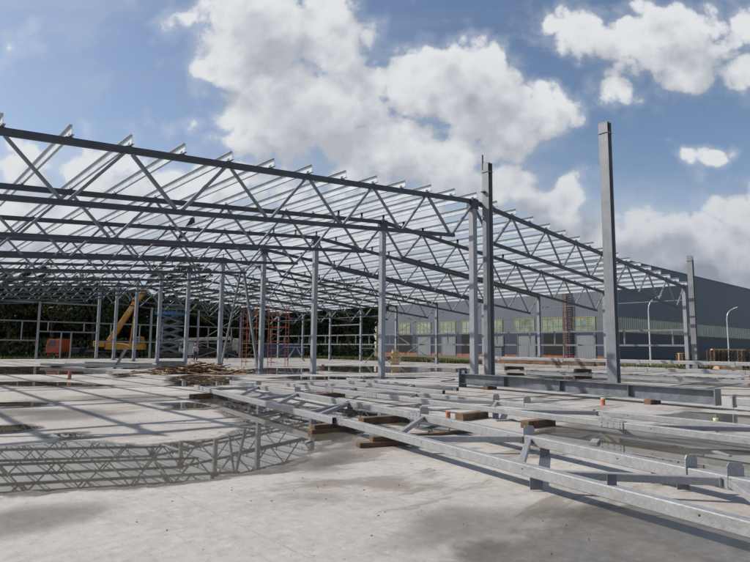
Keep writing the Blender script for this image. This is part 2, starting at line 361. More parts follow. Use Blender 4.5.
def puddle_mat(water=True, film=False):
    m = bpy.data.materials.new('rain_water' if water else 'wet_film' if film else 'damp_stain'); m.use_nodes = True; t = m.node_tree; g = G(t); b = t.nodes['Principled BSDF']
    P = g.n('ShaderNodeTexCoord').outputs['Object']
    at = g.n('ShaderNodeAttribute', attribute_name='wet'); w = at.outputs['Fac']      # signed distance / edge scale
    n = g.noise(P, .9, 9, .68); n2 = g.noise(P, .35, 3)
    sc = g.n('ShaderNodeAttribute', attribute_name='amp').outputs['Fac']
    s = g.math('ADD', w, g.math('MULTIPLY', g.math('SUBTRACT', n, .5), g.math('MULTIPLY', sc, 6.0)))
    s = g.math('ADD', s, g.math('MULTIPLY', g.math('SUBTRACT', n2, .5), sc))
    wat = g.smooth(s, .0, .07) if water else 0.0
    wetd = g.smooth(s, -.42, .02) if water else g.smooth(s, -.6, .3) if film else g.smooth(s, -.7, .9)
    fine = g.noise(P, 9, 6, .7)
    dampc = g.mix(g.smooth(fine, .35, .7), (.125, .112, .095), (.19, .172, .15))
    watc = g.mix(g.smooth(n, .35, .65), (.075, .066, .052), (.125, .112, .092))
    g.link(g.mix(wat, dampc, watc), b.inputs['Base Color'])
    g.val(b.inputs['Roughness'], g.math('SUBTRACT', .42, g.math('MULTIPLY', g.math('MULTIPLY', g.smooth(s, -.1, .25), g.smooth(n2, .38, .55, .5, 1.0)) if film else wat, .30 if film else .405)))
    b.inputs['IOR'].default_value = 1.58
    bn = g.n('ShaderNodeBump'); bn.inputs['Distance'].default_value = .004
    g.val(bn.inputs['Strength'], g.math('SUBTRACT', .5, g.math('MULTIPLY', wat, .5)))
    g.link(fine, bn.inputs['Height']); g.link(bn.outputs[0], b.inputs['Normal'])
    tr = g.n('ShaderNodeBsdfTransparent'); mixs = g.n('ShaderNodeMixShader')
    g.val(mixs.inputs[0], g.math('MULTIPLY', wetd, 1.0 if water else .85 if film else .42)); g.link(tr.outputs[0], mixs.inputs[1]); g.link(b.outputs[0], mixs.inputs[2])
    g.link(mixs.outputs[0], t.nodes['Material Output'].inputs[0])
    return m
M['water'] = puddle_mat(True); M['damp'] = puddle_mat(False); M['film'] = puddle_mat(False, True)
PUD = [
('main',0.22,0.05,[(1.22,10.46),(2.52,10.36),(3.10,9.78),(3.48,9.12),(4.34,9.20),(5.06,9.48),(5.80,10.06),(6.27,11.50),(6.76,13.43),(7.24,15.73),(7.70,17.02),(8.78,17.67),(9.25,15.52),(8.82,12.86),(8.13,10.11),(7.79,8.02),(7.29,7.76),(6.50,8.07),(5.62,7.56),(4.87,6.87),(3.99,6.45),(3.06,6.44),(2.25,6.67),(1.70,6.84),(0.87,7.15)]),
('corner',0.22,0.05,[(3.62,2.95),(4.21,2.91),(4.66,2.84),(5.27,2.85),(6.07,2.64),(6.05,2.00),(5.94,1.37),(3.92,0.93),(2.93,1.78),(3.24,2.56)]),
('brown',0.15,0.06,[(8.88,6.09),(10.53,6.28),(10.77,5.57),(10.74,4.79),(11.00,3.87),(11.52,2.69),(8.45,2.00),(8.34,2.96),(8.73,3.90),(8.79,4.72),(8.59,5.49)]),
('brownb',0.15,0.06,[(13.79,6.13),(15.98,5.83),(16.44,4.41),(14.62,3.93),(13.54,4.75),(13.38,5.51)]),
('under',0.12,0.06,[(8.67,12.65),(9.31,11.58),(9.66,9.94),(9.06,8.14),(8.45,6.87),(8.21,7.37),(8.24,8.77),(8.37,10.40)]),
('farleft',0.6,0.25,[(5.65,47.15),(9.66,46.48),(10.95,42.62),(11.42,36.85),(9.80,33.25),(7.94,33.62),(4.37,36.22)]),
('farleftb',0.5,0.2,[(3.48,28.65),(5.46,27.84),(6.36,26.87),(7.25,23.66),(6.64,23.04),(5.17,24.65),(3.23,26.57)]),
('small',0.3,0.15,[(10.24,33.01),(11.52,33.71),(10.57,30.31),(9.31,28.81)]),
('pile',0.3,0.15,[(11.26,27.67),(13.39,29.96),(14.65,26.80),(12.11,22.49),(9.96,20.90),(9.16,22.09)]),
('midleft',0.25,0.1,[(2.29,18.52),(3.56,17.96),(4.12,17.05),(3.50,16.53),(2.15,17.35)]),
('midleftb',0.2,0.1,[(1.67,13.21),(2.43,12.98),(2.58,12.34),(2.22,11.82),(1.55,12.19)]),
('smallb',0.2,0.1,[(2.57,11.26),(2.96,11.25),(3.03,10.62),(2.54,10.47)]),
('farmid',0.6,0.25,[(19.00,34.80),(22.72,37.14),(24.82,35.03),(22.80,31.04),(18.71,28.38),(16.73,29.46)]),
('farright',0.6,0.25,[(28.76,39.45),(32.88,36.28),(34.99,31.42),(35.53,28.80),(29.94,24.69),(29.00,26.95),(25.48,26.23),(23.01,29.18),(23.68,32.47)]),
('farright2',0.5,0.2,[(24.19,18.95),(30.13,17.88),(31.17,16.01),(26.69,15.84),(23.56,17.24)]),
('streak',0.4,0.15,[(15.45,25.21),(18.97,24.92),(21.94,22.60),(18.47,21.83),(15.72,22.97)]),
('mid',0.25,0.1,[(6.11,15.46),(6.86,15.27),(7.15,14.38),(6.51,13.61),(5.95,14.02)]),
('stain',0.15,-9,[(0.86,6.30),(1.27,6.46),(1.60,6.41),(1.85,6.16),(1.91,5.84),(1.74,5.64),(1.41,5.62),(1.10,5.53),(0.76,5.45)]),
('stain2',0.2,-9,[(6.45,9.39),(6.50,8.07),(5.26,7.06),(4.58,6.64),(4.58,5.98),(5.63,6.98),(6.69,7.37)]),
('stain3',0.3,-9,[(10.34,6.61),(11.78,6.09),(12.21,4.29),(12.28,3.01),(10.82,2.67),(10.29,3.78),(9.70,5.02)]),
('stain4',0.2,-9,[(4.43,3.99),(4.90,3.37),(5.50,2.97),(4.69,2.82),(3.92,2.89),(3.44,3.09),(3.12,3.42)]),
('stain5',0.3,-9,[(2.60,16.18),(3.80,15.87),(5.02,13.87),(3.69,13.00),(2.52,13.47)]),
('stain6',0.35,-9,[(5.17,18.35),(7.10,18.82),(7.65,17.06),(6.11,16.16),(5.16,16.48)]),
]
def sdist(px, py, poly):
    pts = np.array(poly); n = len(pts); dmin = np.full(px.shape, 1e9); inside = np.zeros(px.shape, bool)
    for i in range(n):
        a = pts[i]; b_ = pts[(i+1) % n]; ab = b_-a; t = np.clip(((px-a[0])*ab[0]+(py-a[1])*ab[1])/(ab@ab+1e-9), 0, 1)
        dmin = np.minimum(dmin, np.hypot(px-a[0]-t*ab[0], py-a[1]-t*ab[1]))
        c = (a[1] > py) != (b_[1] > py); xi = a[0] + (py-a[1])/(ab[1] if abs(ab[1]) > 1e-9 else 1e-9)*ab[0]; inside ^= c & (px < xi)
    return np.where(inside, dmin, -dmin)
for k, (nm, amp, cell, poly) in enumerate(PUD):
    water = cell > 0; film = nm in ('corner', 'film'); cell = cell if water else .08; pad = .45+amp*2
    pa = np.array(poly); x0, y0 = pa.min(0)-pad; x1, y1 = pa.max(0)+pad
    nxp = int((x1-x0)/cell)+2; nyp = int((y1-y0)/cell)+2
    X, Y = np.meshgrid(x0+np.arange(nxp)*cell, y0+np.arange(nyp)*cell); sdv = sdist(X, Y, poly)
    keep = sdv > -pad
    idx = -np.ones(X.shape, int); used = np.zeros(X.shape, bool)
    fk = keep[:-1, :-1] & keep[1:, :-1] & keep[:-1, 1:] & keep[1:, 1:]
    for a_, b_ in ((0, 0), (1, 0), (0, 1), (1, 1)): used[a_:a_+fk.shape[0], b_:b_+fk.shape[1]] |= fk
    idx[used] = np.arange(used.sum()); zz = .004 + .0006*k
    vs = np.stack([X[used], Y[used], np.full(used.sum(), zz)], 1)
    jj, ii = np.nonzero(fk); fs = np.stack([idx[jj, ii], idx[jj, ii+1], idx[jj+1, ii+1], idx[jj+1, ii]], 1)
    me = bpy.data.meshes.new('puddle'); me.from_pydata(vs.tolist(), [], fs.tolist()); me.materials.append(M['film'] if film else M['water'] if water else M['damp'])
    for an, arr in (('wet', sdv[used]/max(amp*2.2, .2)), ('amp', np.full(used.sum(), .42))):
        at = me.attributes.new(an, 'FLOAT', 'POINT'); at.data.foreach_set('value', arr.astype(np.float32))
    o = bpy.data.objects.new('puddle' if water else 'damp_patch', me); COL.objects.link(o)
    tag(o, kind='structure')

# ------------------------------------------------------------ steel frame of the new hall
RX, FY, BAY, NF = 20.1, 16.06, 6.0, 10          # ridge row x, first frame y, bay length, frames
H0, SL, HW, DEP = 8.15, .0833, 24.0, 1.62       # ridge height (chord axis), roof slope, half width, truss depth
def top(d): return H0 - SL*d
def bot(d): return H0 - DEP - SL*d
FN = lambda i: FY + BAY*i

# -- ridge columns
c0 = thing('ridge_column', '', 'column', group='columns under the roof ridge')
mb = MB(); mb.beam((0, 0, .03), (0, 0, H0-.35), rrect(.28, .28, .03)); mb.build('shaft', M['column'], c0)
mb = MB(); mb.box((0, 0, .015), (.52, .52, .03))
for a in (-1, 1):
    for b in (-1, 1): mb.cyl((a*.2, b*.2, .03), (a*.2, b*.2, .09), .018, n=6)
mb.build('base_plate', M['galv_dark'], c0)
mb = MB(); mb.box((0, 0, H0-.34), (.52, .34, .03)); mb.box((0, .16, H0-.12), (.42, .014, .42)); mb.box((0, -.16, H0-.12), (.42, .014, .42))
mb.box((.2, 0, H0-.1), (.014, .3, .38)); mb.box((-.2, 0, H0-.1), (.014, .3, .38))
for a in (-.12, .12):
    for b in (-.22, -.1, 0.02): mb.cyl((a, -.167, H0+b), (a, -.185, H0+b), .016, n=6)
mb.build('head_bracket', M['truss'], c0)
for i in range(NF):
    lb = ['nearest steel column of the ridge row, beside the tall post with a rod', 'second steel column of the ridge row, standing clear in the middle of the slab'][i] if i < 2 else \
        ('last steel column of the ridge row, in the far end wall' if i == NF-1 else ORD[i]+' steel column from the front in the row under the roof ridge')
    if i == 0: c0.location = (RX, FN(0), 0); c0['label'] = lb
    else: dup(c0, (RX, FN(i), 0), 0, lb)

# -- eave columns
e0 = thing('eave_column', '', 'column', group='columns along the eaves')
HE = top(HW)-.12
mb = MB(); mb.beam((0, 0, .02), (0, 0, HE), iprof(.24, .22, .016, .01), up=(1, 0, 0)); mb.build('shaft', M['column'], e0)
mb = MB(); mb.box((0, 0, .012), (.36, .36, .024)); mb.build('base_plate', M['galv_dark'], e0)
mb = MB(); mb.box((0, 0, HE+.012), (.3, .3, .024)); mb.box((0, -.0, HE+.12), (.012, .24, .2)); mb.build('cap_plate', M['galv_dark'], e0)
for i in range(NF):
    lb = 'nearest column of the right-hand eave, just left of the farthest tall post' if i == 0 else ('corner column where the right-hand eave meets the far end wall' if i == NF-1 else ORD[i]+' column from the front along the right-hand eave of the steel frame')
    if i == 0: e0.location = (RX+HW, FN(0), 0); e0['label'] = lb
    else: dup(e0, (RX+HW, FN(i), 0), 0, lb)

# -- roof trusses (one half span each, ridge to eave along +x)
t0 = thing('roof_truss', '', 'truss', group='roof trusses of the steel frame')
mb = MB(); mb.beam((.05, 0, top(.05)), (HW+.15, 0, top(HW+.15)), rrect(.15, .19, .02)); mb.build('top_chord', M['truss'], t0)
mb = MB(); mb.beam((1.3, 0, bot(1.3)), (22.7, 0, bot(22.7)), rrect(.14, .15, .018)); mb.build('bottom_chord', M['truss'], t0)
for d in (6.1, 14.0):
    mb = MB()
    for s_ in (-1, 1):
        mb.box((d, s_*.085, bot(d)), (.9, .014, .13), rot=Matrix.Rotation(math.atan(SL), 3, 'Y'))
        for k in range(4):
            for q in (-.035, .035): mb.cyl((d-.3+.2*k, s_*.09, bot(d-.3+.2*k)+q), (d-.3+.2*k, s_*.108, bot(d-.3+.2*k)+q), .014, n=6)
    mb.build('splice_plate', M['truss'], t0)
def diag(d0, z0, d1, z1, w):
    m_ = MB(); m_.beam((d0, 0, z0), (d1, 0, z1), rrect(w, w, .012)); return m_.build('diagonal', M['galv'], t0)
for k in range(8):
    db = 1.5+3*k
    for dt in (3*k, 3*k+3):
        sg = 1 if dt > db else -1
        o = diag(db+sg*.09, bot(db)+.07, dt-sg*(.10 if dt not in (0,) else -.0)+(.16 if dt == 0 else 0), top(dt)-(.09 if dt else .30), .085 if k % 4 else .10)
mb0 = MB(); mb0.box((0, 0, .13), (.012, .14, .16)); mb0.box((0, 0, .098), (.18, .15, .012))
cl0 = mb0.build('purlin_cleat', M['truss'], t0); cl0.location = (.0, 0, top(0))
for k in range(1, 17):
    c = cl0.copy(); COL.objects.link(c); c.parent = t0; c.location = (1.5*k, 0, top(1.5*k))
first = True
for i in range(NF):
    for side in (0, 1):
        sd_ = 'right' if side == 0 else 'left'
        lb = ('nearest', 'second', 'third', 'fourth', 'fifth', 'sixth', 'seventh', 'eighth', 'ninth', 'farthest')[i] + ' roof truss of triangular bays on the %s-hand roof slope' % sd_
        loc, rz = (RX, FN(i), 0), math.pi*side
        if first: t0.location = loc; t0['label'] = lb; first = False
        else: dup(t0, loc, rz, lb)

# -- purlins: one per bay and row
PUR = MB(); PUR.beam((0, -.13, 0), (0, BAY+.02, 0), zprof(.25, .07, .010)); PL = PUR.build('roof_purlin', M['purlin'])
tag(PL, 'x', 'purlin', 'light galvanised purlins laid over the trusses')
PS = MB(); PS.beam((0, -.24, 0), (0, BAY+.02, 0), zprof(.25, .07, .010)); tmp = PS.build('roof_purlin', M['purlin']); mlong = tmp.data; bpy.data.objects.remove(tmp)
used = False
for i in range(NF-1):
    for k in range(-16, 17):
        d = abs(k)*1.5
        z = top(d) + .095 + .13 + .03
        if k == 0: row = 'on the ridge itself'
        else: row = '%s row %s of the ridge' % (ORD[abs(k)-1], 'right' if k > 0 else 'left')
        lb = 'light purlin, %s bay from the front, %s' % (ORD[i], row)
        if not used: o = PL; used = True
        else: o = PL.copy(); COL.objects.link(o)
        o.data = mlong if i == 0 else PL.data if i != 0 else mlong
        o.location = (RX+1.5*k, FN(i), z); o['label'] = lb
        if i == 0: o.data = mlong
shortmesh = None
for o in bpy.data.objects:
    if o.name.startswith('roof_purlin') and 'first bay' not in o['label']:
        if shortmesh is None:
            q = PUR.build('roof_purlin_tmp', M['purlin']); shortmesh = q.data; bpy.data.objects.remove(q); shortmesh.name = 'roof_purlin'
        o.data = shortmesh

# -- end wall posts and girts (far gable, y = FN(9))
YE = FN(9)
ep = thing('end_wall_post', '', 'post', group='posts of the far end wall')
mb = MB(); mb.beam((0, 0, .02), (0, 0, 6.15), iprof(.2, .2, .014, .009), up=(0, 1, 0)); mb.build('shaft', M['column'], ep)
mb = MB(); mb.box((0, 0, .012), (.32, .32, .024)); mb.build('base_plate', M['galv_dark'], ep)
f_ = True
for x, t_ in ((8.1, 'second far end wall post left of the truck doorway, near the edge'), (14.1, 'far end wall post just left of the doorway before the orange truck'), (26.1, 'far end wall post right of the yellow crane turntable'),
           (32.1, 'far end wall post behind the cream boom of the mobile crane'), (38.1, 'far end wall post left of the red scaffold tower')):
    if f_: ep.location = (x, YE, 0); ep['label'] = t_; f_ = False
    else: dup(ep, (x, YE, 0), 0, t_)
gcount = 0
def girt(p0, p1, label, group, w=.11, h=.14, name='wall_girt', material=None):
    p0, p1 = Vector(p0), Vector(p1); m_ = MB(); m_.beam((0, 0, 0), p1-p0, rect(w, h)); o = m_.build(name, material or M['galv'])
    o.location = p0; return tag(o, label, 'girt' if 'girt' in name else 'strut', group)
EW = [-3.9, 2.1, 8.1, 14.1, 20.1, 26.1, 32.1, 38.1, 44.1]
BN = {2: 'left of the truck doorway', 3: 'over the orange truck', 4: 'in front of the yellow crane', 5: 'by the scissor lift', 6: 'in front of the mobile crane', 7: 'left of the red scaffold tower'}
for b in range(2, 8):
    x0, x1 = EW[b]+.11, EW[b+1]-.11
    ge = 'horizontal girts of the far end wall'
    girt((x0, YE-.02, 4.02), (x1, YE-.02, 4.02), 'upper horizontal girt of the far end wall '+BN[b], ge)
    if b == 3:
        girt((x0, YE-.02, 2.95), (x1, YE-.02, 2.95), 'door lintel rail of the far end wall above the orange truck cab', ge)
        for xx, l in ((16.4, 'left door post framing the orange truck cab'), (17.4, 'right door post beside the orange truck cab')):
            girt((xx, YE, 0.0), (xx, YE, 2.87), l, 'door posts of the far end wall', .12, .12, 'door_post')
        for xx, l in ((15.05, 'short strut between lintel and upper girt above the orange cab'), (18.65, 'short strut between lintel and upper girt left of the yellow crane')):
            girt((xx, YE, 3.03), (xx, YE, 3.94), l, 'short wall struts', .1, .1, 'girt_strut')
    else:
        girt((x0, YE-.02, 1.98), (x1, YE-.02, 1.98), 'lower horizontal girt of the far end wall '+BN[b], ge)
        for xx in ([12.6] if b == 2 else [x0+1.3, x1-1.2]):
            girt((xx, YE, 2.06), (xx, YE, 3.94), 'strut between the girts %s, %s' % (BN[b], 'left one' if xx == x0+1.3 else 'right one'), 'short wall struts', .1, .1, 'girt_strut')
girt((-3.9, YE-.02, 6.05), (RX-.2, YE-.02, 6.05), 'long top rail of the far end wall on the left half', 'top rails of the far end wall', .12, .16)
def brace(p0, p1, label, group, w=.07, material=None, name='diagonal_brace'):
    o = girt(p0, p1, label, group, w, w, name, material); o['category'] = 'brace'; return o
gb = 'crossed wall braces'
for b, z0, z1, nm in ((6, .2, 1.9, 'lower'), (6, 2.1, 5.6, 'upper')):
    x0, x1 = EW[b]+.12, EW[b+1]-.12
    brace((x0, YE+.10, z0), (x1, YE+.10, z1), '%s rising brace of the far end wall' % nm, gb)
    brace((x0, YE+.18, z1), (x1, YE+.18, z0), '%s falling brace of the far end wall' % nm, gb)

# -- eave side wall girts and braces (x = RX+HW)
XE = RX+HW
gs = 'horizontal girts of the right-hand side wall'
for i in range(NF-1):
    y0, y1 = FN(i)+.13, FN(i+1)-.13; bn = ORD[i]+' bay of the side wall from the front'
    girt((XE, y0, 3.06), (XE, y1, 3.06), 'upper side wall girt in the '+bn, gs)
    girt((XE, y0, 1.95), (XE, y1, 1.95), 'lower side wall girt in the '+bn, gs)
    girt((XE-.02, y0, 5.2), (XE-.02, y1, 5.2), 'thin eave tie in the '+bn, 'eave ties', .06, .06, 'eave_tie')
    if i == 6: girt((XE, y0, 4.3), (XE, y1, 4.3), 'extra high girt in the seventh bay of the side wall', gs)
    if i in (4,): continue
    for fr, l in ((.14, 'near'), (.76, 'far')):
        y = y0+(y1-y0)*fr
        girt((XE, y, 2.03), (XE, y, 2.98), '%s strut between the girts in the %s' % (l, bn), 'short wall struts', .1, .1, 'girt_strut')
for y_, l in ((FN(2)+1.1, 'left'), (FN(2)-2.3, 'right')):
    girt((XE, y_, .0), (XE, y_, 1.87), 'slim %s doorway post under the side wall girt, near the stacked trusses' % l, 'side wall doorway posts', .07, .07, 'door_post')
for z0, z1, nm in ((.2, 3.0, 'lower'), (3.15, 5.6, 'upper')):
    brace((XE-.10, FN(4)+.12, z0), (XE-.10, FN(5)-.12, z1), nm+' side wall brace falling to the right behind the wood blocks', gb)
    brace((XE-.18, FN(4)+.12, z1), (XE-.18, FN(5)-.12, z0), nm+' side wall brace rising to the right behind the wood blocks', gb)
# two props leaning together in the ridge row between the fourth and fifth columns
brace((RX, FN(3)+.35, .1), (RX, FN(3)+2.8, top(0)-1.1), 'leaning prop from the foot of the fourth ridge column', 'two props leaning together in the ridge row', .15, M['galv'], 'leaning_prop')
brace((RX, FN(4)-.35, .1), (RX, FN(3)+3.1, top(0)-1.1), 'leaning prop from the foot of the fifth ridge column', 'two props leaning together in the ridge row', .12, M['galv'], 'leaning_prop')
girt((RX, FN(3)+.15, top(0)-1.0), (RX, FN(4)-.15, top(0)-1.0), 'rail joining the fourth and fifth ridge columns over the two leaning props', 'ridge rails', .12, .12, 'ridge_rail')

# -- tall posts of the next hall section
def tall(name, x, y, h, label, bracket):
    t = thing(name, label, 'post', (x, y, 0), 0, 'tall free-standing posts with open tops')
    mb = MB(); mb.beam((0, 0, .03), (0, 0, h-.42), iprof(.36, .30, .02, .014), up=(1, 0, 0)); mb.build('shaft', M['post'], t)
    mb = MB(); mb.box((0, 0, .015), (.55, .5, .03))
    for a in (-1, 1):
        for b in (-1, 1): mb.cyl((a*.2, b*.2, .03), (a*.2, b*.2, .1), .02, n=6)
    mb.build('base_plate', M['galv_dark'], t)
    mb = MB(); mb.box((0, 0, h-.405), (.36, .40, .03)); mb.box((-.15, 0, h-.21), (.02, .36, .36)); mb.box((.15, 0, h-.21), (.02, .36, .36)); mb.box((0, .12, h-.21), (.28, .02, .34))
    mb.box((0, 0, h-.015), (.33, .38, .03)) if bracket else None
    mb.build('head_cap', M['post'], t)
    if bracket == 2:
        mb = MB(); mb.cyl((-.14, .14, h-.3), (-.14, .14, h+.42), .035, n=8); mb.build('lifting_rod', M['truss'], t)
        mb = MB(); mb.box((-.24, .05, h-1.35), (.16, .18, .05)); mb.build('side_bracket', M['truss'], t)
    return t
tall('tall_post', 20.78, 15.75, 9.98, 'tall grey post with a rod on top, beside the nearest ridge column', 2)
tall('tall_post', 20.72, 10.1, 10.22, 'tallest looking free-standing grey post, alone against the sky on the right', 1)
tall('tall_post', 45.1, 15.9, 8.55, 'far free-standing post right of the nearest eave column, against the dark factory wall', 0)

# ------------------------------------------------------------ trusses lying on the slab
def lerp(c, y): return c[0]+c[1]*y
def lying(name, label, segs_a, segs_b, za, wch, shorts, longs, lugs, splices, group='galvanised trusses lying flat on timbers'):
    """segs: list of (c, y0, y1) straight chord pieces; shorts/longs pair y on chord b with y on chord a"""
    K = 1.04
    segs_a = [((c[0]*K, c[1]), y0*K, y1*K) for c, y0, y1 in segs_a]; segs_b = [((c[0]*K, c[1]), y0*K, y1*K) for c, y0, y1 in segs_b]
    shorts = [(a*K, b*K) for a, b in shorts]; longs = [(a*K, b*K) for a, b in longs]; lugs = [(w_, y*K, u_, r_) for w_, y, u_, r_ in lugs]; splices = [(w_, y*K) for w_, y in splices]
    wa, wb = wch
    t = thing(name, label, 'truss', (lerp(segs_a[0][0], segs_a[0][1]), segs_a[0][1], 0), 0, group); L0 = t.location.copy()
    def at(segs, y):
        for c, y0, y1 in segs:
            if min(y0, y1) <= y <= max(y0, y1): return Vector((lerp(c, y), y, za))-L0
        c = segs[-1][0]; return Vector((lerp(c, y), y, za))-L0
    for segs, w_ in ((segs_a, wa), (segs_b, wb)):
        for c, y0, y1 in segs:
            mb = MB(); mb.beam(Vector((lerp(c, y0), y0, za))-L0, Vector((lerp(c, y1), y1, za))-L0, rrect(w_, w_, .012), hollow=.88); mb.build('chord', M['galv_near'], t)
    for yb, ya in shorts:
        p, q = at(segs_b, yb), at(segs_a, ya); d = (q-p).normalized()
        mb = MB(); mb.beam(p+d*wb*.55, q-d*wa*.55, rrect(.08, .075, .01)); mb.build('short_diagonal', M['galv_near'], t)
    for yb, ya in longs:
        p, q = at(segs_b, yb), at(segs_a, ya); d = (q-p).normalized()
        mb = MB(); mb.beam(p+d*wb*.6, q-d*wa*.6, rrect(.08, .085, .01)); mb.build('long_diagonal', M['galv_near'], t)
    for which, y, up, r_ in lugs:
        p = at(segs_b if which == 'b' else segs_a, y); c = segs_b[0][0] if which == 'b' else segs_a[0][0]
        rz = -math.atan(c[1]) + r_
        mb = MB(); T = Matrix.Translation(p) @ Matrix.Rotation(rz, 4, 'Z')
        sg = 1 if which == 'a' else -1
        w2 = (wb if which == 'b' else wa)/2
        if up and which == 'a': poly = [(-.045, w2), (.045, w2), (.045, w2+.10), (-.045, w2+.10)]
        elif up: poly = [(-.085, -.02), (.085, -.02), (.085, .165), (.06, .205), (-.06, .205), (-.085, .165)]
        else: poly = [(-.07, -.19), (.07, -.19), (.07, -w2), (-.07, -w2)]
        mb.prism(poly, -.006, .006, T)
        for q in (-.035, .035): mb.cyl(T @ Vector((q*.6, -.009, (.12 if which == 'a' else .15) if up else -.15)), T @ Vector((q*.6, -.0062, (.12 if which == 'a' else .15) if up else -.15)), .009, n=8)
        o = mb.build('lug_plate', M['galv_near'] if up and which == 'b' else M['galv_dark'], t)
    # black discs paint the shade of drain holes; weld beads at the diagonals
    for segs, w_ in ((segs_a, wa), (segs_b, wb)):
        for k in range(9):
            y = segs[-1][1]-.7-1.9*k*K if k < 4 else segs[0][1]-1.1-1.7*(k-4)
            if y < -1: continue
            q = at(segs, y); c1 = [c for c, y0, y1 in segs if min(y0, y1) <= y <= max(y0, y1)][:1] or [segs[-1][0]]
            nv = Vector((-1, c1[0][1], 0)).normalized()
            hm = MB(); hm.cyl(q+nv*(w_/2-.002)+Vector((0, 0, .012)), q+nv*(w_/2+.0012)+Vector((0, 0, .012)), .010, n=12); hm.build('hole_shade_disc', M['black'], t)
    for prs in (shorts, longs):
        for yb, ya in prs:
            p, q = at(segs_b, yb), at(segs_a, ya); d = (q-p).normalized()
            for u_, v_ in ((p+d*wb*.56, p+d*(wb*.56+.018)), (q-d*(wa*.56+.018), q-d*wa*.56)):
                wm = MB(); wm.beam(u_, v_, rect(.095, .095)); wm.build('weld_bead', M['galv_near'], t)
    for which, y in splices:
        p = at(segs_b if which == 'b' else segs_a, y); c = segs_b[0][0] if which == 'b' else segs_a[0][0]
        rz = -math.atan(c[1]); T = Matrix.Translation(p) @ Matrix.Rotation(rz, 4, 'Z')
        mb = MB(); hw = (wb if which == 'b' else wa)/2+.006; hp = hw-.008
        for s_ in (-1, 1):
            mb.prism([(s_*hw-.006, -hp), (s_*hw+.006, -hp), (s_*hw+.006, hp), (s_*hw-.006, hp)], -.24, .24, T)
        for zz in (-hw-.003, hw+.003): mb.prism([(-hp, zz-.006), (hp, zz-.006), (hp, zz+.006), (-hp, zz+.006)], -.24, .24, T)
        for k in range(4):
            for q in (-hp*.5, hp*.5):
                yy = -.18+.12*k
                mb.cyl(T @ Vector((q, yy, hw+.009)), T @ Vector((q, yy, hw+.022)), .011, n=6)
                mb.cyl(T @ Vector((-hw-.006, yy, q)), T @ Vector((-hw-.018, yy, q)), .011, n=6)
        mb.build('splice_plate', M['galv_near'], t)
    return t
A1f, A1n, A2f, A2n = (4.917, .1794), (4.68, .2196), (6.663, .1837), (6.03, .262)
lying('lying_truss', 'nearest galvanised truss lying flat, its outer chord running to the lower right corner',
      [(A1f, 17.6, 8.22), (A1n, 8.16, -1.2)], [(A2f, 19.3, 7.86), (A2n, 7.78, -1.6)], .205, (.125, .14),
      [(16.5, 16.35), (13.45, 12.5), (10.55, 9.5), (7.62, 6.3), (4.85, 3.78), (2.06, 1.0)], [(16.5, 13.6), (13.45, 11.1), (10.55, 8.95), (4.9, 5.95), (2.08, 3.45), (-.9, .8)],
      [('b', 16.5, 1, -.5), ('b', 13.45, 1, -.5), ('b', 7.6, 1, -.5), ('b', 4.85, 1, -.5), ('b', 2.45, 1, -.2), ('b', 2.0, 1, -.6), ('a', 2.62, 1, -.5), ('b', 2.55, 0, -.5), ('b', 2.85, 0, -.5), ('b', 4.55, 0, -.5), ('a', 3.55, 0, -.5), ('b', 10.5, 0, -.5), ('a', 15.4, 0, -.5), ('b', 19.0, 1, -.5)],
      [('a', 8.19), ('b', 7.82)])
B1f, B1n, B2f = (9.50, .094), (9.60, .075), (11.27, .0451)
lying('lying_truss', 'second galvanised truss lying flat behind the nearest one, bolted splices on its front chord',
      [(B1f, 17.0, 4.96), (B1n, 4.88, -1.0)], [(B2f, 17.9, 6.08), ((11.25, .046), 6.0, -1.2)], .205, (.12, .12),
      [(17.2, 16.5), (14.3, 13.4), (11.5, 10.55), (8.65, 7.7), (5.95, 4.8), (3.0, 1.9)], [(14.3, 16.3), (11.5, 13.2), (8.65, 10.4), (5.95, 7.4), (3.0, 4.6), (0, 1.6)],
      [('b', 7.75, 1, -.7), ('a', 7.6, 0, -.5), ('a', 14.3, 0, -.5), ('b', 8.65, 1, -.5), ('b', 14.3, 0, -.5)],
      [('a', 14.2), ('a', 12.0), ('a', 4.92)])
# a third, thinner truss behind
lying('lying_truss', 'third galvanised truss lying flat, farther back towards the ridge columns',
      [((11.75, .115), 18.2, 11.6)], [((13.2, .10), 18.6, 12.2)], .205, (.12, .12),
      [(17.4, 16.4), (14.4, 13.4)], [(14.4, 16.2), (12.4, 13.2)], [('b', 17.4, 1, .3)], [])
# steel offcuts and plates inside the near truss
def timber(c, size, rz, label, material='timber', grp='dark timbers under the lying steel', zb=0.0, name='timber_block'):
    mb = MB(); mb.box((0, 0, size[2]/2), size); o = mb.build(name, M[material], bevel=.006); o.location = (c[0], c[1], zb); o.rotation_euler = (0, 0, rz)
    return tag(o, label, 'timber', grp)
timber((6.75, 8.62), (1.15, .16, .075), -.1, 'lower dark timber under the splice of the nearest truss, at the puddle edge')
timber((6.72, 8.66), (.95, .15, .07), -.07, 'upper brown timber on the dark one under the splice of the nearest truss', zb=.077)
timber((6.55, 6.85), (1.3, .15, .075), -.28, 'lower brown timber with the cut end facing out, in front of the nearest truss')
timber((6.68, 6.87), (1.05, .14, .07), -.26, 'upper brown timber stacked in front under the nearest truss', zb=.077)
timber((8.0, 16.5), (1.3, .2, .14), .25, 'brown timber under the far left end of the nearest truss')
timber((8.3, 9.0), (1.2, .2, .14), -.1, 'thick brown timber under the inner chord of the nearest truss')
timber((10.3, 8.3), (.95, .22, .145), .05, 'short dark timber block under the front chord of the second truss')
timber((10.35, 6.65), (.85, .2, .145), -.1, 'short dark timber block under the second truss, nearer its middle')
timber((8.15, 7.1), (1.25, .14, .05), -.2, 'thin orange-brown board lying between the two chords of the nearest truss')
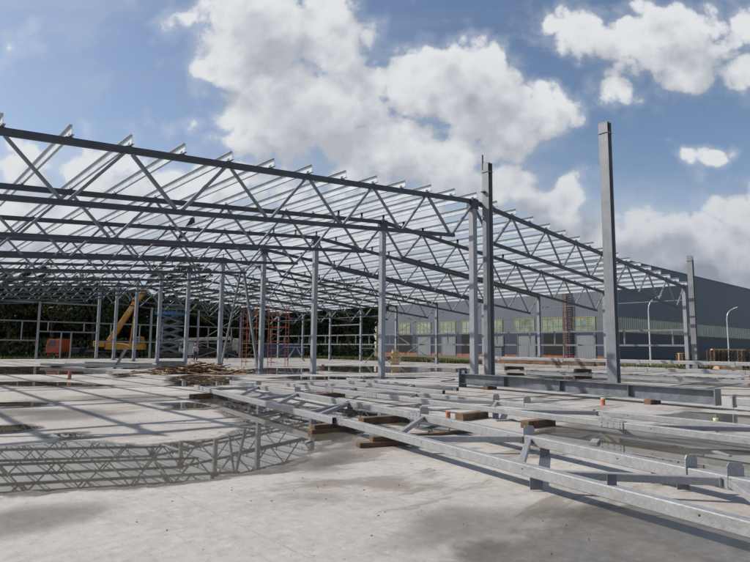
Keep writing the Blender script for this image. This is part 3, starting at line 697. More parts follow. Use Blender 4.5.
timber((10.9, 14.5), (1.5, .18, .14), .1, 'brown timber under the far part of the second truss')
timber((5.2, 1.0), (1.5, .18, .145), .1, 'timber under the outer chord near the lower right corner')
timber((10.6, 1.2), (2.2, .18, .145), .0, 'timber under the right end of the second truss')

# long plate girder on the slab in front of the tall posts
g0 = Vector((18.5, 15.4, 0)); g1 = Vector((17.25, 5.6, 0)); dv = (g1-g0).normalized(); t = thing('lying_girder', 'long dark I-section girder lying on the slab, tall end plate beside the nearest ridge column', 'girder', g0)
az = math.atan2(dv.y, dv.x)
mb = MB(); mb.beam((dv*.04)+Vector((0, 0, .35)), (g1-g0)+Vector((0, 0, .33)), iprof(.32, .40, .022, .014)); mb.build('beam', M['galv_dark'], t)
mb = MB(); mb.box((dv*.02)+Vector((0, 0, .385)), (.03, .42, .77), rz=az)
for s_ in (-.12, .12): mb.box(dv*.16+Vector((-dv.y*s_, dv.x*s_, .62)), (.24, .015, .13), rz=az)
for zz in (.12, .3, .46, .62):
    for s_ in (-.15, .15): mb.cyl(dv*-.0+Vector((-dv.y*s_, dv.x*s_, zz)), dv*-.02+Vector((-dv.y*s_, dv.x*s_, zz)), .02, n=6)
mb.build('end_plate', M['galv_dark'], t)
mb = MB(); mb.box((g1-g0)+dv*.02+Vector((0, 0, .33)), (.03, .34, .44), rz=az); mb.build('far_end_plate', M['galv'], t)
for k in (2.4, 4.9, 7.4): mb = MB(); mb.box(dv*k+Vector((0, 0, .345)), (.012, .30, .35), rz=az); mb.build('web_stiffener', M['galv_dark'], t)
timber((18.35, 13.9), (.7, .2, .13), .1, 'timber under the long dark girder near its tall end plate'); timber((17.5, 7.4), (.7, .2, .13), .0, 'dark timber under the long girder near its right end')
t = thing('steel_tube', 'short square tube lying beyond the right end of the long dark girder', 'tube', (17.35, 5.2, 0))
mb = MB(); mb.beam((0, 0, .25), (-.55, -4.2, .25), rrect(.2, .2, .02), hollow=.9); mb.build('tube', M['galv_near'], t)
mb = MB(); mb.box((0.0, .02, .25), (.34, .02, .34)); mb.build('end_plate', M['galv_near'], t)
timber((17.2, 3.7), (1.4, .2, .14), .05, 'brown timber under the short square tube'); timber((19.3, 4.6), (1.5, .35, .3), .02, 'thick brown timber baulk at the right edge behind the square tube')

# stacked trusses, three layers on timbers
def flat(name, label, x0, x1, y0, y1, z, group='trusses stacked flat in three layers'):
    t = thing(name, label, 'truss', (x0, y0, 0), 0, group)
    for xx in (0, x1-x0):
        mb = MB(); mb.beam((xx, 0, z), (xx, y1-y0, z), rrect(.15, .15, .015), hollow=.88); mb.build('chord', M['galv_near'], t)
    n = int(abs(y1-y0)/3); s_ = -1
    for k in range(n):
        ya = -3*k-.3
        for (a_, b_) in ((ya, ya-1.4), (ya-1.6, ya-3.0)):
            up = a_ == ya
            mb = MB(); mb.beam((.08 if up else x1-x0-.08, a_, z), (x1-x0-.08 if up else .08, b_, z), rrect(.08, .08, .01)); mb.build('diagonal', M['galv_near'], t)
    for k in range(4):
        mb = MB(); mb.box((-.085, -1.5-4.2*k, z-.02), (.012, .16, .24)); mb.build('lug_plate', M['galv_near'], t)
    return t
flat('stacked_truss', 'bottom truss of the three-layer stack behind the long girder', 28.9, 30.5, 20.8, 1.5, .25)
flat('stacked_truss', 'middle truss of the three-layer stack, timbers above and below it', 29.0, 30.6, 22.4, 2.5, .62)
flat('stacked_truss', 'top truss of the three-layer stack, crossing in front of the farthest tall post', 29.1, 30.7, 22.8, 3.5, 1.0)
for j, yy in enumerate((20.6, 16.2, 8.0)):
    for zz, nm in ((.0, 'bottom'), (.33, 'middle'), (.70, 'upper')):
        if zz > .6 and j < 2: continue
        hh = .165 if zz == 0 else .205
        timber((29.75, yy+.1*math.sin(j+zz*5)), (1.9+.3*math.sin(j*3+zz*9), .12, hh), .03*math.sin(j+3*zz), '%s spacer timber in the truss stack, %s from its left end' % (nm, ORD[j]), grp='spacer timbers in the truss stack', zb=zz)
timber((29.1, 18.4), (6.4, .14, .20), 1.5708, 'long brown board under the near chord of the top stacked truss', zb=.70)
timber((30.6, 18.6), (6.4, .14, .20), 1.5708, 'long brown board under the far chord of the top stacked truss', zb=.70)

# ------------------------------------------------------------ existing factory hall on the right
FX, FYC, FH = 102.0, 50.4, 19.0
def cladding(name, base, var=.08, joints=1.0):
    m = bpy.data.materials.new(name); m.use_nodes = True; g = G(m.node_tree); b = m.node_tree.nodes['Principled BSDF']
    P = g.n('ShaderNodeTexCoord').outputs['Object']; sp = g.n('ShaderNodeSeparateXYZ'); g.link(P, sp.inputs[0])
    hor = g.math('ADD', sp.outputs[0], sp.outputs[1])
    rib = g.math('SINE', g.math('MULTIPLY', hor, 2*math.pi/.33))
    pn = g.n('ShaderNodeTexWhiteNoise', noise_dimensions='2D'); g.link(g.comb(g.math('FLOOR', g.math('DIVIDE', hor, 6.0)), g.math('FLOOR', g.math('DIVIDE', sp.outputs[2], 1.2*joints))), pn.inputs['Vector'])
    n = g.noise(P, .25, 6, .65)
    stk = g.n('ShaderNodeMapping'); g.link(P, stk.inputs[0]); stk.inputs['Scale'].default_value = (1.2, 1.2, .06)
    str_ = g.noise(stk.outputs[0], 1.4, 6, .6)
    col = g.mix(g.smooth(n, .3, .7), tuple(x*(1-var) for x in base), tuple(x*(1+var) for x in base))
    col = g.mix(g.math('MULTIPLY', pn.outputs['Value'], .16), col, tuple(x*.6 for x in base))
    col = g.mix(g.math('MULTIPLY', g.smooth(str_, .5, .75), .22), col, tuple(x*.55 for x in base))
    hz = g.math('FRACT', g.math('DIVIDE', sp.outputs[2], 1.2*joints)); jl = g.smooth(g.math('ABSOLUTE', g.math('SUBTRACT', hz, .5)), .03, .015)
    vz = g.math('FRACT', g.math('DIVIDE', hor, 6.0)); jv = g.smooth(g.math('ABSOLUTE', g.math('SUBTRACT', vz, .5)), .008, .004)
    col = g.mix(g.math('MULTIPLY', g.math('MAXIMUM', jl, jv), .35), col, tuple(x*.35 for x in base))
    g.link(col, b.inputs['Base Color']); b.inputs['Roughness'].default_value = .5; b.inputs['Specular IOR Level'].default_value = .35
    bn = g.n('ShaderNodeBump'); bn.inputs['Strength'].default_value = .5; bn.inputs['Distance'].default_value = .03; g.link(rib, bn.inputs['Height']); g.link(bn.outputs[0], b.inputs['Normal'])
    return m
M['clad'] = cladding('grey_cladding', (.13, .148, .178)); M['clad_low'] = cladding('dark_blue_cladding', (.045, .055, .085))
M['shutter'] = cladding('shutter_grey', (.20, .215, .23), .06, .35); M['brick'] = mat('red_brick', (.26, .10, .07), .85, 0, .35, 1.5, .4)
M['pane'] = mat('greenish_window_pane', (.20, .25, .22), .12, 0, .35, .5, spec=.8)
M['dark'] = mat('interior_shade_paint', (.012, .013, .015), .9)  # near-black colour stands in for the shade of the unlit rooms
fac = thing('factory_building', 'big grey metal-clad factory hall with yellow-framed windows behind the steel frame', 'building', (FX, FYC, 0))
WL, WD, SIL, WTOP = 63.4, 170.0, 5.05, 7.75          # long facade along y, facade along x
def P3(x0, x1, y0, y1, z0, z1, name, m, parent=fac, bevel=0):
    mb = MB(); mb.box(((x0+x1)/2, (y0+y1)/2, (z0+z1)/2), (abs(x1-x0), abs(y1-y0), abs(z1-z0))); return mb.build(name, m, parent, bevel)
P3(.3, WD, .3, WL, -.2, FH-.35, 'roof_block', M['clad'])
P3(-.02, .28, -.0, WL, WTOP+.02, FH, 'upper_wall', M['clad']); P3(.3, WD, -.02, .28, WTOP+.02, FH, 'upper_wall', M['clad'])
P3(-.01, .27, .0, WL, SIL, WTOP, 'window_strip_wall', M['clad'])
P3(-.02, .28, .0, WL, .5, SIL-.02, 'lower_wall', M['clad_low']); P3(.3, WD, -.02, .28, .0, SIL-.02, 'lower_wall', M['clad_low'])
P3(-.06, .26, .0, WL, -.3, .48, 'brick_plinth', M['brick'])
P3(-.10, .34, -.10, WL, FH+.0, FH+.14, 'roof_trim', M['yellow_trim']); P3(.36, WD, -.10, .34, FH+.0, FH+.14, 'roof_trim', M['galv_dark'])
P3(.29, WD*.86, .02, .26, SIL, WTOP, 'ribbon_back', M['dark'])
for k in range(27):
    x0 = .5+5.3*k; f = P3(x0, x0+5.26, -.05, .01, SIL+.02, WTOP, 'ribbon_window', M['pane'])
    mb = MB()
    for q in range(6): mb.box((x0+.44+.88*q, -.07, (SIL+WTOP)/2), (.07, .04, WTOP-SIL-.1))
    o = mb.build('mullion', M['galv'], f); 
P3(.3, WD*.86, -.09, -.03, WTOP+.03, WTOP+.12, 'yellow_rail', M['yellow_trim']); P3(.3, WD*.86, -.09, -.03, SIL-.12, SIL-.03, 'yellow_rail', M['yellow_trim'])
P3(WD*.865, WD, -.03, .27, SIL, WTOP, 'window_strip_wall', M['clad'])
WINS = [(55.17,51.13),(48.82,44.15),(41.18,36.46),(34.51,30.79),(27.77,23.38),(20.29,15.57),(13.78,8.98),(6.94,2.55)
]
DOORS = [(55.17,50.43,'d'),(48.37,44.15,'r'),(40.55,36.46,'r'),(34.66,30.79,'d'),(27.04,23.3,'r'),(19.43,15.5,'r'),(13.48,8.98,'d'),(6.32,2.7,'r')
]
for a, b in WINS:
    y0, y1 = min(a, b), max(a, b)
    w = P3(-.06, -.015, y0+.05, y1-.05, SIL+.1, WTOP-.05, 'pane', M['pane']); w.name = 'window'
    mb = MB()
    for zz in (SIL+.05, WTOP): mb.box((-.06, (y0+y1)/2, zz), (.13, y1-y0+.12, .10))
    n = max(3, round((y1-y0)/1.3))
    for q in range(n+1): mb.box((-.065, y0+(y1-y0)*q/n, (SIL+WTOP)/2+.02), (.11, .08, WTOP-SIL-.18))
    mb.build('window_frame', M['yellow_trim'], w)
    mb = MB(); mb.box((-.07, (y0+y1)/2, (SIL+WTOP)/2-.3), (.05, y1-y0-.1, .05)); mb.build('glazing_bar', M['galv'], w)
for a, b, kind in DOORS:
    y0, y1 = min(a, b), max(a, b)
    if kind == 'd':
        P3(-.04, .0, y0, y1, .0, 4.75, 'opening_shade_panel', M['dark'])  # flat panel on the wall, doorway shade put into its colour
    else:
        d = P3(-.09, -.02, y0, y1, .0, 4.3, 'roller_door', M['shutter'])
        P3(-.15, -.02, y0-.22, y0-.01, .0, 4.5, 'door_jamb', M['galv_dark']); P3(-.15, -.02, y1+.01, y1+.22, .0, 4.5, 'door_jamb', M['galv_dark'])
M['ladder'] = mat('dull_red_brown_paint', (.13, .06, .05), .7, 0, .2, 3)
# caged ladder on the long facade
P3(-.16, .20, WL+.02, WL+.30, -.2, FH, 'corner_trim', M['yellow_trim'])
lad = thing('wall_ladder', 'tall rusty red caged ladder fixed to the grey factory wall beside a dark doorway', 'ladder', (FX-.9, 58.59, 0))
mb = MB()
for s_ in (-.55, .55): mb.beam((.4, s_, .2), (.4, s_, 13.2), rect(.16, .16))
mb.build('side_rail', M['ladder'], lad)
mb = MB()
for k in range(30): mb.beam((.4, -.5, .5+.43*k), (.4, .5, .5+.43*k), rect(.09, .09))
mb.build('rungs', M['ladder'], lad)
mb = MB()
for k in range(9):
    z = 2.5+1.25*k
    pts = [(.4-.8*math.sin(a), .62*math.cos(a)) for a in [math.pi*q/8 for q in range(9)]]
    for (xa, ya), (xb, yb) in zip(pts, pts[1:]): mb.beam((xa, ya, z), (xb, yb, z), rect(.05, .1))
for q in (2, 4, 6):
    a = math.pi*q/8; mb.beam((.4-.8*math.sin(a), .62*math.cos(a), 2.5), (.4-.8*math.sin(a), .62*math.cos(a), 12.6), rect(.06, .06))
mb.build('cage', M['ladder'], lad)

# ------------------------------------------------------------ street lamps
def street_lamp(x, y, h, label, rz):
    t = thing('street_lamp', label, 'street lamp', (x, y, -.1), rz, 'curved street lamps before the factory')
    mb = MB(); mb.cyl((0, 0, 0), (0, 0, h-1.6), .10, .06); 
    pts = [Vector((.0, 0, h-1.6)), Vector((.06, 0, h-1.1)), Vector((.25, 0, h-.65)), Vector((.6, 0, h-.3)), Vector((1.05, 0, h-.05))]
    for a, b in zip(pts, pts[1:]): mb.cyl(a, b, .055, .05)
    mb.build('pole', M['lamp'], t)
    mb = MB(); mb.box((1.35, 0, h+.06), (.62, .24, .13), rot=Matrix.Rotation(-.35, 3, 'Y')); mb.build('lamp_head', M['white'], t, bevel=.03)
street_lamp(69.3, 29.3, 8.0, 'street lamp seen between the tall posts, left of the two in front of the factory', -.73)
street_lamp(95.0, 28.9, 8.0, 'street lamp at the right edge, above the pallet stacks before the factory', -.73)

# ------------------------------------------------------------ pallets and packs beyond the slab
def pallet_stack(x, y, rz, n, label, nx_=1, z=-.1):
    t = thing('pallet_stack', label, 'pallets', (x, y, z), rz, 'stacks of brown wooden pallets')
    m1 = MB()
    for k in range(n):
        m1.m = 0; zz = .145*k
        jit = random.uniform(-.03, .03)
        for xx in (-.5, -.25, 0, .25, .5): m1.box((xx*nx_, jit, zz+.135), (.11*nx_, 1.15, .02))
        for xx in (-.52, 0, .52):
            for yy in (-.5, 0, .5): m1.box((xx*nx_, yy+jit, zz+.075), (.11, .11, .085))
        for yy in (-.5, 0, .5): m1.box((0, yy+jit, zz+.015), (1.15*nx_, .1, .022))
    o = m1.build('pallets', M['timber'], t)
    return t
pallet_stack(50.6, 16.0, -.73, 12, 'near stack of pallets under a light plank, right of the far tall post', 1.4)
pallet_stack(52.6, 14.4, -.73, 12, 'middle stack of brown pallets near the right edge of the picture', 1.4)
pallet_stack(54.4, 12.6, -.73, 12, 'stack of brown pallets at the right edge', 1.4)
pallet_stack(53.5, 19.5, -.73, 10, 'dark pallet stack half hidden behind the far tall post', 1.2)
timber((50.8, 15.5), (2.6, .3, .10), -.73, 'light plank lying on top of the near pallet stack', 'timber_light', 'pale planks', zb=1.645, name='plank')
timber((47.5, 14.6), (1.7, .8, .5), -.73, 'pale wooden pack on the slab in front of the pallet stacks', 'timber_light', 'pale planks', name='timber_pack')
timber((46.2, 15.9), (1.2, .7, .42), -.6, 'darker wooden pack left of the pale one before the pallets', 'timber', 'pale planks', name='timber_pack')
timber((62.3, 23.2), (.6, .6, 1.45), -.7, 'narrow yellow-brown timber pack left of the nearest eave column', 'timber_light', 'pale planks', zb=-.1, name='timber_pack')
timber((53.0, 27.0), (3.0, .4, .25), -.73, 'pale plank bundle on the grass behind the stacked trusses', 'timber_light', 'pale planks', zb=-.1, name='plank')
# little switch cabinet seen left of the dark doorway, and red debris at the plinth
t = thing('site_cabinet', 'small grey cabinet on legs between two roller doors of the factory', 'cabinet', (84, 62, -.1))
mb = MB(); mb.box((0, 0, 1.3), (.9, 2.6, 1.6)); mb.build('case', M['galv_dark'], t, .02)
mb = MB(); mb.box((0, 0, 2.16), (1.2, 3.0, .08)); mb.build('canopy', M['clad_low'], t)
for sy in (-1.1, 1.1): mb = MB(); mb.box((0, sy, .25), (.1, .1, .5)); mb.build('leg', M['galv_dark'], t)

# ------------------------------------------------------------ stubs, trestles, crate, scaffold
def stub(x, y, r, h, label, cap=False, top_=.0):
    t = thing('pipe_stub', label, 'pipe', (x, y, 0), 0, 'brown pipe stubs sticking out of the slab')
    mb = MB(); n = 16; vs = []; 
    mb.cyl((0, 0, 0), (0, 0, h), r, r, n=16); mb.cyl((0, 0, h-.03), (0, 0, h+.004), r*1.12, r*1.12, n=16); mb.build('pipe', M['pipe'], t)
    if cap: mb = MB(); mb.cyl((0, 0, h+.005), (0, 0, h+.06), r*1.0, r*1.2, n=16); mb.build('cap', M['pale'], t, .005)
stub(15.9, 8.1, .055, .15, 'brown pipe stub with a pale cap, on the slab below the tallest post', True)
stub(9.84, 8.6, .05, .16, 'short brown pipe stub between the nearest truss and the second truss')
stub(15.4, 17.0, .06, .15, 'brown pipe stub in front of the second ridge column')
stub(7.3, 29.2, .075, .36, 'red-brown pipe stub on the left, below the orange truck cab')
stub(23.0, 31.0, .09, .42, 'tall orange pipe stub right of the third ridge column')
stub(12.5, 4.1, .04, .20, 'thin stub with a pale top behind the second truss at the right', True)

def trestle(x, y, rz, w, h, label):
    t = thing('steel_trestle', label, 'trestle', (x, y, 0), rz, 'light steel trestles with splayed legs')
    mb = MB(); mb.box((0, 0, h), (w, .25, .09)); mb.build('top_bar', M['galv_near'], t)
    for s_ in (-1, 1):
        for q in (-.35, .35): mb = MB(); mb.beam((s_*.12, 0, h-.06), (s_*w*.36, q, .0), rect(.09, .09)); mb.build('leg', M['galv_near'], t)
trestle(39.2, 43.6, -.73, 3.6, 1.5, 'light trestle with splayed legs beside the small stack of light wood')
trestle(36.6, 54.5, -.73, 2.8, 1.55, 'light trestle with splayed legs left of the third ridge column')
t = thing('wood_crate_stack', 'small leaning stack of light wood blocks under the trestle, mirrored in the water', 'wood', (38.2, 40.0, 0), -.7)
random.seed(3)
for k in range(9):
    mb = MB(); mb.box((random.uniform(-.15, .15), random.uniform(-.1, .1), .07+.155*k), (random.uniform(.7, 1.15)-.04*k, .5, .13), rz=random.uniform(-.3, .3)); mb.build('block', M['timber_light'], t)

def scaffold(x, y, rz, w, d, h, label):
    t = thing('scaffold_tower', label, 'scaffold', (x, y, 0), rz, 'red scaffold frames')
    for ix in (0, w):
        for iy in (0, d):
            mb = MB(); mb.cyl((ix, iy, .12), (ix, iy, h), .026, n=8); mb.cyl((ix, iy, 0), (ix, iy, .12), .02, n=6); mb.box((ix, iy, .01), (.14, .14, .02)); mb.build('standard', M['scaf'], t)
    for iy in (0, d):
        for k in range(int(h/.55)):
            z = .35+.55*k
            mb = MB(); mb.cyl((0, iy, z), (w if k % 2 else w*.42, iy, z), .019, n=6); mb.build('rung', M['scaf'], t)
    for k in range(3):
        z = 1.2+1.5*k
        for ix in (0, w): mb = MB(); mb.cyl((ix, 0, z), (ix, d, z), .018, n=6); mb.build('ledger', M['scaf'], t)
        mb = MB(); mb.cyl((0, 0, z-.9), (w, 0, z+.5), .014, n=6); mb.build('cross_brace', M['scaf'], t)
scaffold(23.0, 41.9, -.73, 1.1, 1.5, 4.9, 'left red scaffold tower on the slab between the fourth and fifth ridge columns')
scaffold(23.75, 39.2, -.73, 1.35, 1.5, 4.9, 'right red scaffold tower on the slab, partly behind a ridge column')

# ------------------------------------------------------------ heaps and stacks in the middle distance
random.seed(11)
mb = MB()
for k in range(230):
    a = random.gauss(0, .95); b = random.gauss(0, 1.5); hmax = max(.05, .62*math.exp(-(a/1.1)**2-(b/1.9)**2))
    L_ = random.uniform(.4, 2.2); z = random.uniform(.03, hmax)
    q = Euler((random.uniform(-.15, .15), random.uniform(-.25, .25), random.uniform(-.9, .9)+(1.57 if random.random() < .3 else 0))).to_matrix()
    mb.m = 1 if random.random() < .28 else 0
    mb.box((b*.95, a*.8, z), (L_, random.uniform(.06, .16), random.uniform(.02, .06)), rot=q)
o = mb.build('scrap_wood_heap', [M['timber'], M['timber_light']]); o.location = (14.6, 31.6, 0); o.rotation_euler = (0, 0, -.73)
tag(o, 'low heap of broken brown planks and scrap wood behind a puddle', 'wood heap', kind='stuff')
def ibeam(x, y, rz, L_, z, label, w=.2, h=.26, name='steel_beam', grp='steel beams lying in the left middle distance', tilt=0):
    mb = MB(); mb.beam((-L_/2*math.cos(tilt), 0, -L_/2*math.sin(tilt)), (L_/2*math.cos(tilt), 0, L_/2*math.sin(tilt)), iprof(w, h)); o = mb.build(name, M['galv_near']); o.location = (x, y, z+h/2); o.rotation_euler = (0, 0, rz); return tag(o, label, 'beam', grp)
dr = math.atan2(38.7-47.4, 15-10.2)
for k, (dx, L_, z) in enumerate([(0, 8.5, .1), (.5, 9.4, .1), (1.1, 7.6, .1), (1.7, 9.6, .1), (2.3, 8.2, .1), (2.9, 9.0, .1), (.9, 6.0, .25)]):
    ibeam(11.6+dx*.87+.15*k, 42.2+dx*.48-.2*k, dr+.06*math.sin(k*2), L_, z, '%s light steel beam of the low group lying before the yellow crane' % (ORD[k] if k < 6 else 'topmost'), w=.12, h=.14)
for k in range(3): timber((10.9+1.5*k+.8, 45.4-2.7*k+.4), (4.0, .15, .1), dr+1.57, '%s timber under the group of light steel beams' % ORD[k], grp='timbers under the light steel beams')
ibeam(13.0, 40.0, dr, 1.7, .62, 'light steel bar propped up at a slant on the beam group', .12, .14, tilt=1.0)
t = thing('panel_bundle', 'blue-grey bundle of steel panels beside the scrap wood heap', 'bundle', (15.1, 36.75, 0), math.atan2(36.4-37.11, 15.78-14.36))
for k in range(6): mb = MB(); mb.box((0, .12*k, .29), (1.75, .09, .52+.02*(k % 2))); mb.build('panel', M['galv_dark'], t)
mb = MB(); mb.box((0, .3, .015), (1.6, .9, .03)); mb.build('pallet_base', M['timber'], t)
for k, (x, y, L_, w_, rz, l) in enumerate([(9.3, 4.9, .34, .12, .3, 'light triangular steel offcut in the brown water behind the nearest truss'), (8.9, 5.5, .20, .03, 1.2, 'thin light stick standing out of the brown water'), (10.6, 7.6, .5, .08, -.5, 'light offcut strip behind the bolted node of the second truss'),
      (9.9, 3.2, .42, .05, .9, 'thin pale strip between the two lying trusses at the right'), (12.9, 9.8, .9, .06, -.3, 'long thin bar on the slab left of the capped pipe stub'), (5.6, 7.9, .18, .05, .4, 'small splinter at the edge of the large puddle')]):
    mb = MB(); mb.prism([(-L_/2, 0), (L_/2, 0), (L_/2*.6, w_*.5), (-L_/2, w_*.3)], -w_/2, w_/2); o = mb.build('steel_offcut', M['galv_near']); o.location = (x, y, .003); o.rotation_euler = (0, 0, rz)
    tag(o, l, 'offcut', 'offcuts and strips left on the slab')
cu = MB(); pp = [Vector((19.5+2.2*math.sin(k*.5)+k*.35, 22.5-.55*k+.5*math.sin(k*.9), .018)) for k in range(22)]
for a_, b_ in zip(pp, pp[1:]): cu.cyl(a_, b_, .016, n=6)
tag(cu.build('power_cable', M['black']), 'black power cable winding over the slab behind the second truss', 'cable')
# loose flat bars and plates on the slab in front of the second ridge column
for k, (x, y, rz, L_) in enumerate([(16.7, 25.2, .3, 1.1), (19.8, 22.6, -.2, .9), (21.0, 21.2, -.7, 1.0), (18.9, 28.6, -.6, 1.3)]):
    mb = MB(); mb.box((0, 0, .03), (L_, .3, .06)); o = mb.build('steel_plate', M['galv_dark']); o.location = (x, y, .0); o.rotation_euler = (0, 0, rz)
    tag(o, ['steel plate on the slab left of the third ridge column', 'dark plate at the foot of the second ridge column', 'dark plate right of the second ridge column', 'dark plate at the foot of the third ridge column'][k], 'plate', 'steel plates lying on the slab')

# ------------------------------------------------------------ vehicles (built facing -x, i.e. to the left in the picture)
def wheel(t, x, y, r=.52, w=.32, n=18):
    mb = MB(); mb.cyl((x, y-w/2, r), (x, y+w/2, r), r, r, n=n); o = mb.build('wheel', M['black'], t, .03)
    mb = MB(); sg = -1 if y < 0 else 1
    mb.cyl((x, y+sg*(w/2), r), (x, y+sg*(w/2+.02), r), r*.55, r*.45, n=n); mb.build('rim', M['chassis'], o)
def glassq(t, pts, parent=None, name='window'):
    mb = MB(); a = Vector(pts[1])-Vector(pts[0]); b = Vector(pts[-1])-Vector(pts[0]); nrm = a.cross(b).normalized()*.012
    n = len(pts); vs = [Vector(p)+nrm for p in pts]+[Vector(p)-nrm for p in pts]
    mb.add(vs, [(i, (i+1) % n, n+(i+1) % n, n+i) for i in range(n)]+[tuple(range(n-1, -1, -1)), tuple(range(n, 2*n))]); return mb.build(name, M['glass'], parent or t)
def cab(t, color, x0, L_=2.0, Wd=2.4, z0=.95, z1=2.85):
    # side silhouette with raked windscreen and bumper
    poly = [(x0, z0), (x0+L_, z0), (x0+L_, z1), (x0+.35, z1), (x0+.10, z1-.25), (x0-.02, z0+.85)]
    mb = MB(); mb.prism(poly, -Wd/2, Wd/2); c = mb.build('cab', M[color], t, .05)
    for s_ in (-1, 1):
        y = s_*(Wd/2+.012)
        glassq(t, [(x0+.25, y, z0+.92), (x0+1.3, y, z0+.92), (x0+1.3, y, z1-.18), (x0+.42, y, z1-.18)], c, 'side_window')
        mb = MB(); mb.box((x0+.72, s_*(Wd/2+.006), z0+.95), (1.05, .012, 1.6)); mb.build('door', M[color], c, .01)
        mb = MB(); mb.box((x0-.12, s_*(Wd/2+.14), z0+1.25), (.08, .2, .4)); mb.build('mirror', M['black'], c, .02)
    glassq(t, [(x0-.035, -Wd/2+.15, z0+.95), (x0-.035, Wd/2-.15, z0+.95), (x0+.075, Wd/2-.2, z1-.30), (x0+.075, -Wd/2+.2, z1-.30)], c, 'windscreen')
    mb = MB(); mb.box((x0-.06, 0, z0-.12), (.22, Wd, .34)); mb.build('bumper', M['chassis'], t, .03)
    for s_ in (-1, 1): mb = MB(); mb.cyl((x0-.19, s_*.85, z0-.1), (x0-.165, s_*.85, z0-.1), .11, n=12); mb.build('headlight', M['white'], t)
    for s_ in (-1, 1): mb = MB(); mb.box((x0+1.0, s_*(Wd/2-.18), z0-.25), (1.5, .36, .3)); mb.build('fender', M[color], t, .04)
GZ = -.55
heading = -.7262      # along the picture plane
# orange flatbed carrying nothing, front left
t = thing('crane_truck', 'orange cab truck carrying a yellow slewing crane, boom raised to the right, behind the far end wall', 'truck', (22.2, 87.3, GZ), heading)
t['label'] = 'orange-cab truck crane with a raised yellow boom, beyond the far end wall'
cab(t, 'orange', -3.3)
mb = MB(); mb.box((3.6, 0, .95), (11.4, .9, .32)); mb.box((5.6, 0, 1.18), (7.0, 2.3, .14)); mb.build('chassis', M['chassis'], t, .02)
for xx in (-2.4, 4.6, 6.0, 8.4):
    for s_ in (-1, 1): wheel(t, xx, s_*1.05)
mb = MB(); mb.box((.6, 0, 1.35), (1.3, 2.2, .7)); mb.build('tool_box', M['chassis'], t, .05)
mb = MB(); mb.cyl((1.8, -.5, 1.1), (1.8, .5, 1.1), .35, n=12); mb.build('fuel_tank', M['chassis'], t)
for xx in (3.2, 9.2):
    for s_ in (-1, 1): mb = MB(); mb.box((xx, s_*1.2, .75), (.25, .2, .9)); mb.box((xx, s_*1.2, .28), (.5, .4, .06)); mb.build('outrigger', M['chassis'], t)
# slewing crane: counterweight left, cabin right, boom up to the right
mb = MB(); mb.cyl((6.2, 0, 1.25), (6.2, 0, 1.5), .8, n=20); mb.build('turntable', M['chassis'], t)
mb = MB(); mb.prism([(4.6, 1.5), (8.2, 1.5), (8.2, 2.0), (7.3, 2.25), (6.0, 2.45), (4.6, 2.4)], -.9, .9)
b_ = mb.build('crane_house', M['yellow'], t, .04)
mb = MB(); mb.box((3.75, 0, 2.25), (1.6, 2.0, .8)); mb.build('counterweight', M['yellow'], t, .08)
mb = MB(); mb.prism([(8.0, 1.55), (9.9, 1.55), (9.9, 2.3), (8.0, 2.3)], -1.15, -.1); mb.prism([(8.3, 2.32), (9.75, 2.32), (9.6, 3.3), (8.7, 3.3)], -1.1, -.15)
kb = mb.build('operator_cabin', M['yellow'], t, .03)
glassq(t, [(8.5, -1.125, 2.4), (9.65, -1.125, 2.4), (9.5, -1.125, 3.2), (8.75, -1.125, 3.2)], kb, 'side_window')
B0 = Vector((4.7, .0, 2.65)); B1 = Vector((9.1, 0, 9.7)); bd = (B1-B0).normalized()
mb = MB(); mb.beam(B0, B1, rrect(.55, .66, .06), up=(-1, 0, 0)); bo = mb.build('boom', M['yellow'], t, .02)
mb = MB(); mb.beam(B1-bd*.2, B1+bd*4.6, rrect(.5, .6, .05), up=(-1, 0, 0)); mb.build('boom_section', M['chassis'], t)
mb = MB(); mb.beam(B1+bd*4.4, B1+bd*11.8, rrect(.45, .55, .05), up=(-1, 0, 0)); mb.box(B1+bd*11.9, (.5, .5, .7)); mb.build('boom_tip', M['chassis'], t)
mb = MB(); mb.cyl((7.6, 0, 2.0), B0+bd*5.6+Vector((.35, 0, -.25)), .13, .10, n=10); mb.build('lift_cylinder', M['yellow'], t)
mb = MB(); tip = B1+bd*11.9; 
for q in (-.18, .18): mb.cyl(tip+Vector((.3, q, 0)), tip+Vector((.3, q, -9.5)), .025, n=5)
mb.build('hoist_rope', M['black'], t)
# white lettering marks on the boom and the crane house (as in the photo: three capitals on the boom)
def text_obj(s, size, mt, parent, M4, name='lettering'):
    cu = bpy.data.curves.new(name, 'FONT'); cu.body = s; cu.size = size; cu.extrude = .004; cu.align_x = 'CENTER'; cu.align_y = 'CENTER'
    o = bpy.data.objects.new(name, cu); COL.objects.link(o); dg = bpy.context.evaluated_depsgraph_get(); me = bpy.data.meshes.new_from_object(o.evaluated_get(dg)); bpy.data.objects.remove(o)
    me.materials.append(mt); q = bpy.data.objects.new(name, me); COL.objects.link(q); q.parent = parent; q.matrix_local = M4; return q
ang = math.atan2(bd.z, bd.x)
text_obj('303', .6, M['white'], t, Matrix.Translation(B0+bd*5.2+Vector((0, -.29, 0))) @ Matrix.Rotation(-ang, 4, 'Y') @ Matrix.Rotation(math.pi/2, 4, 'X'))
#text_obj('25', .5, M['white'], t, Matrix.Translation((5.9, -.915, 2.0)) @ Matrix.Rotation(math.pi/2, 4, 'X'))

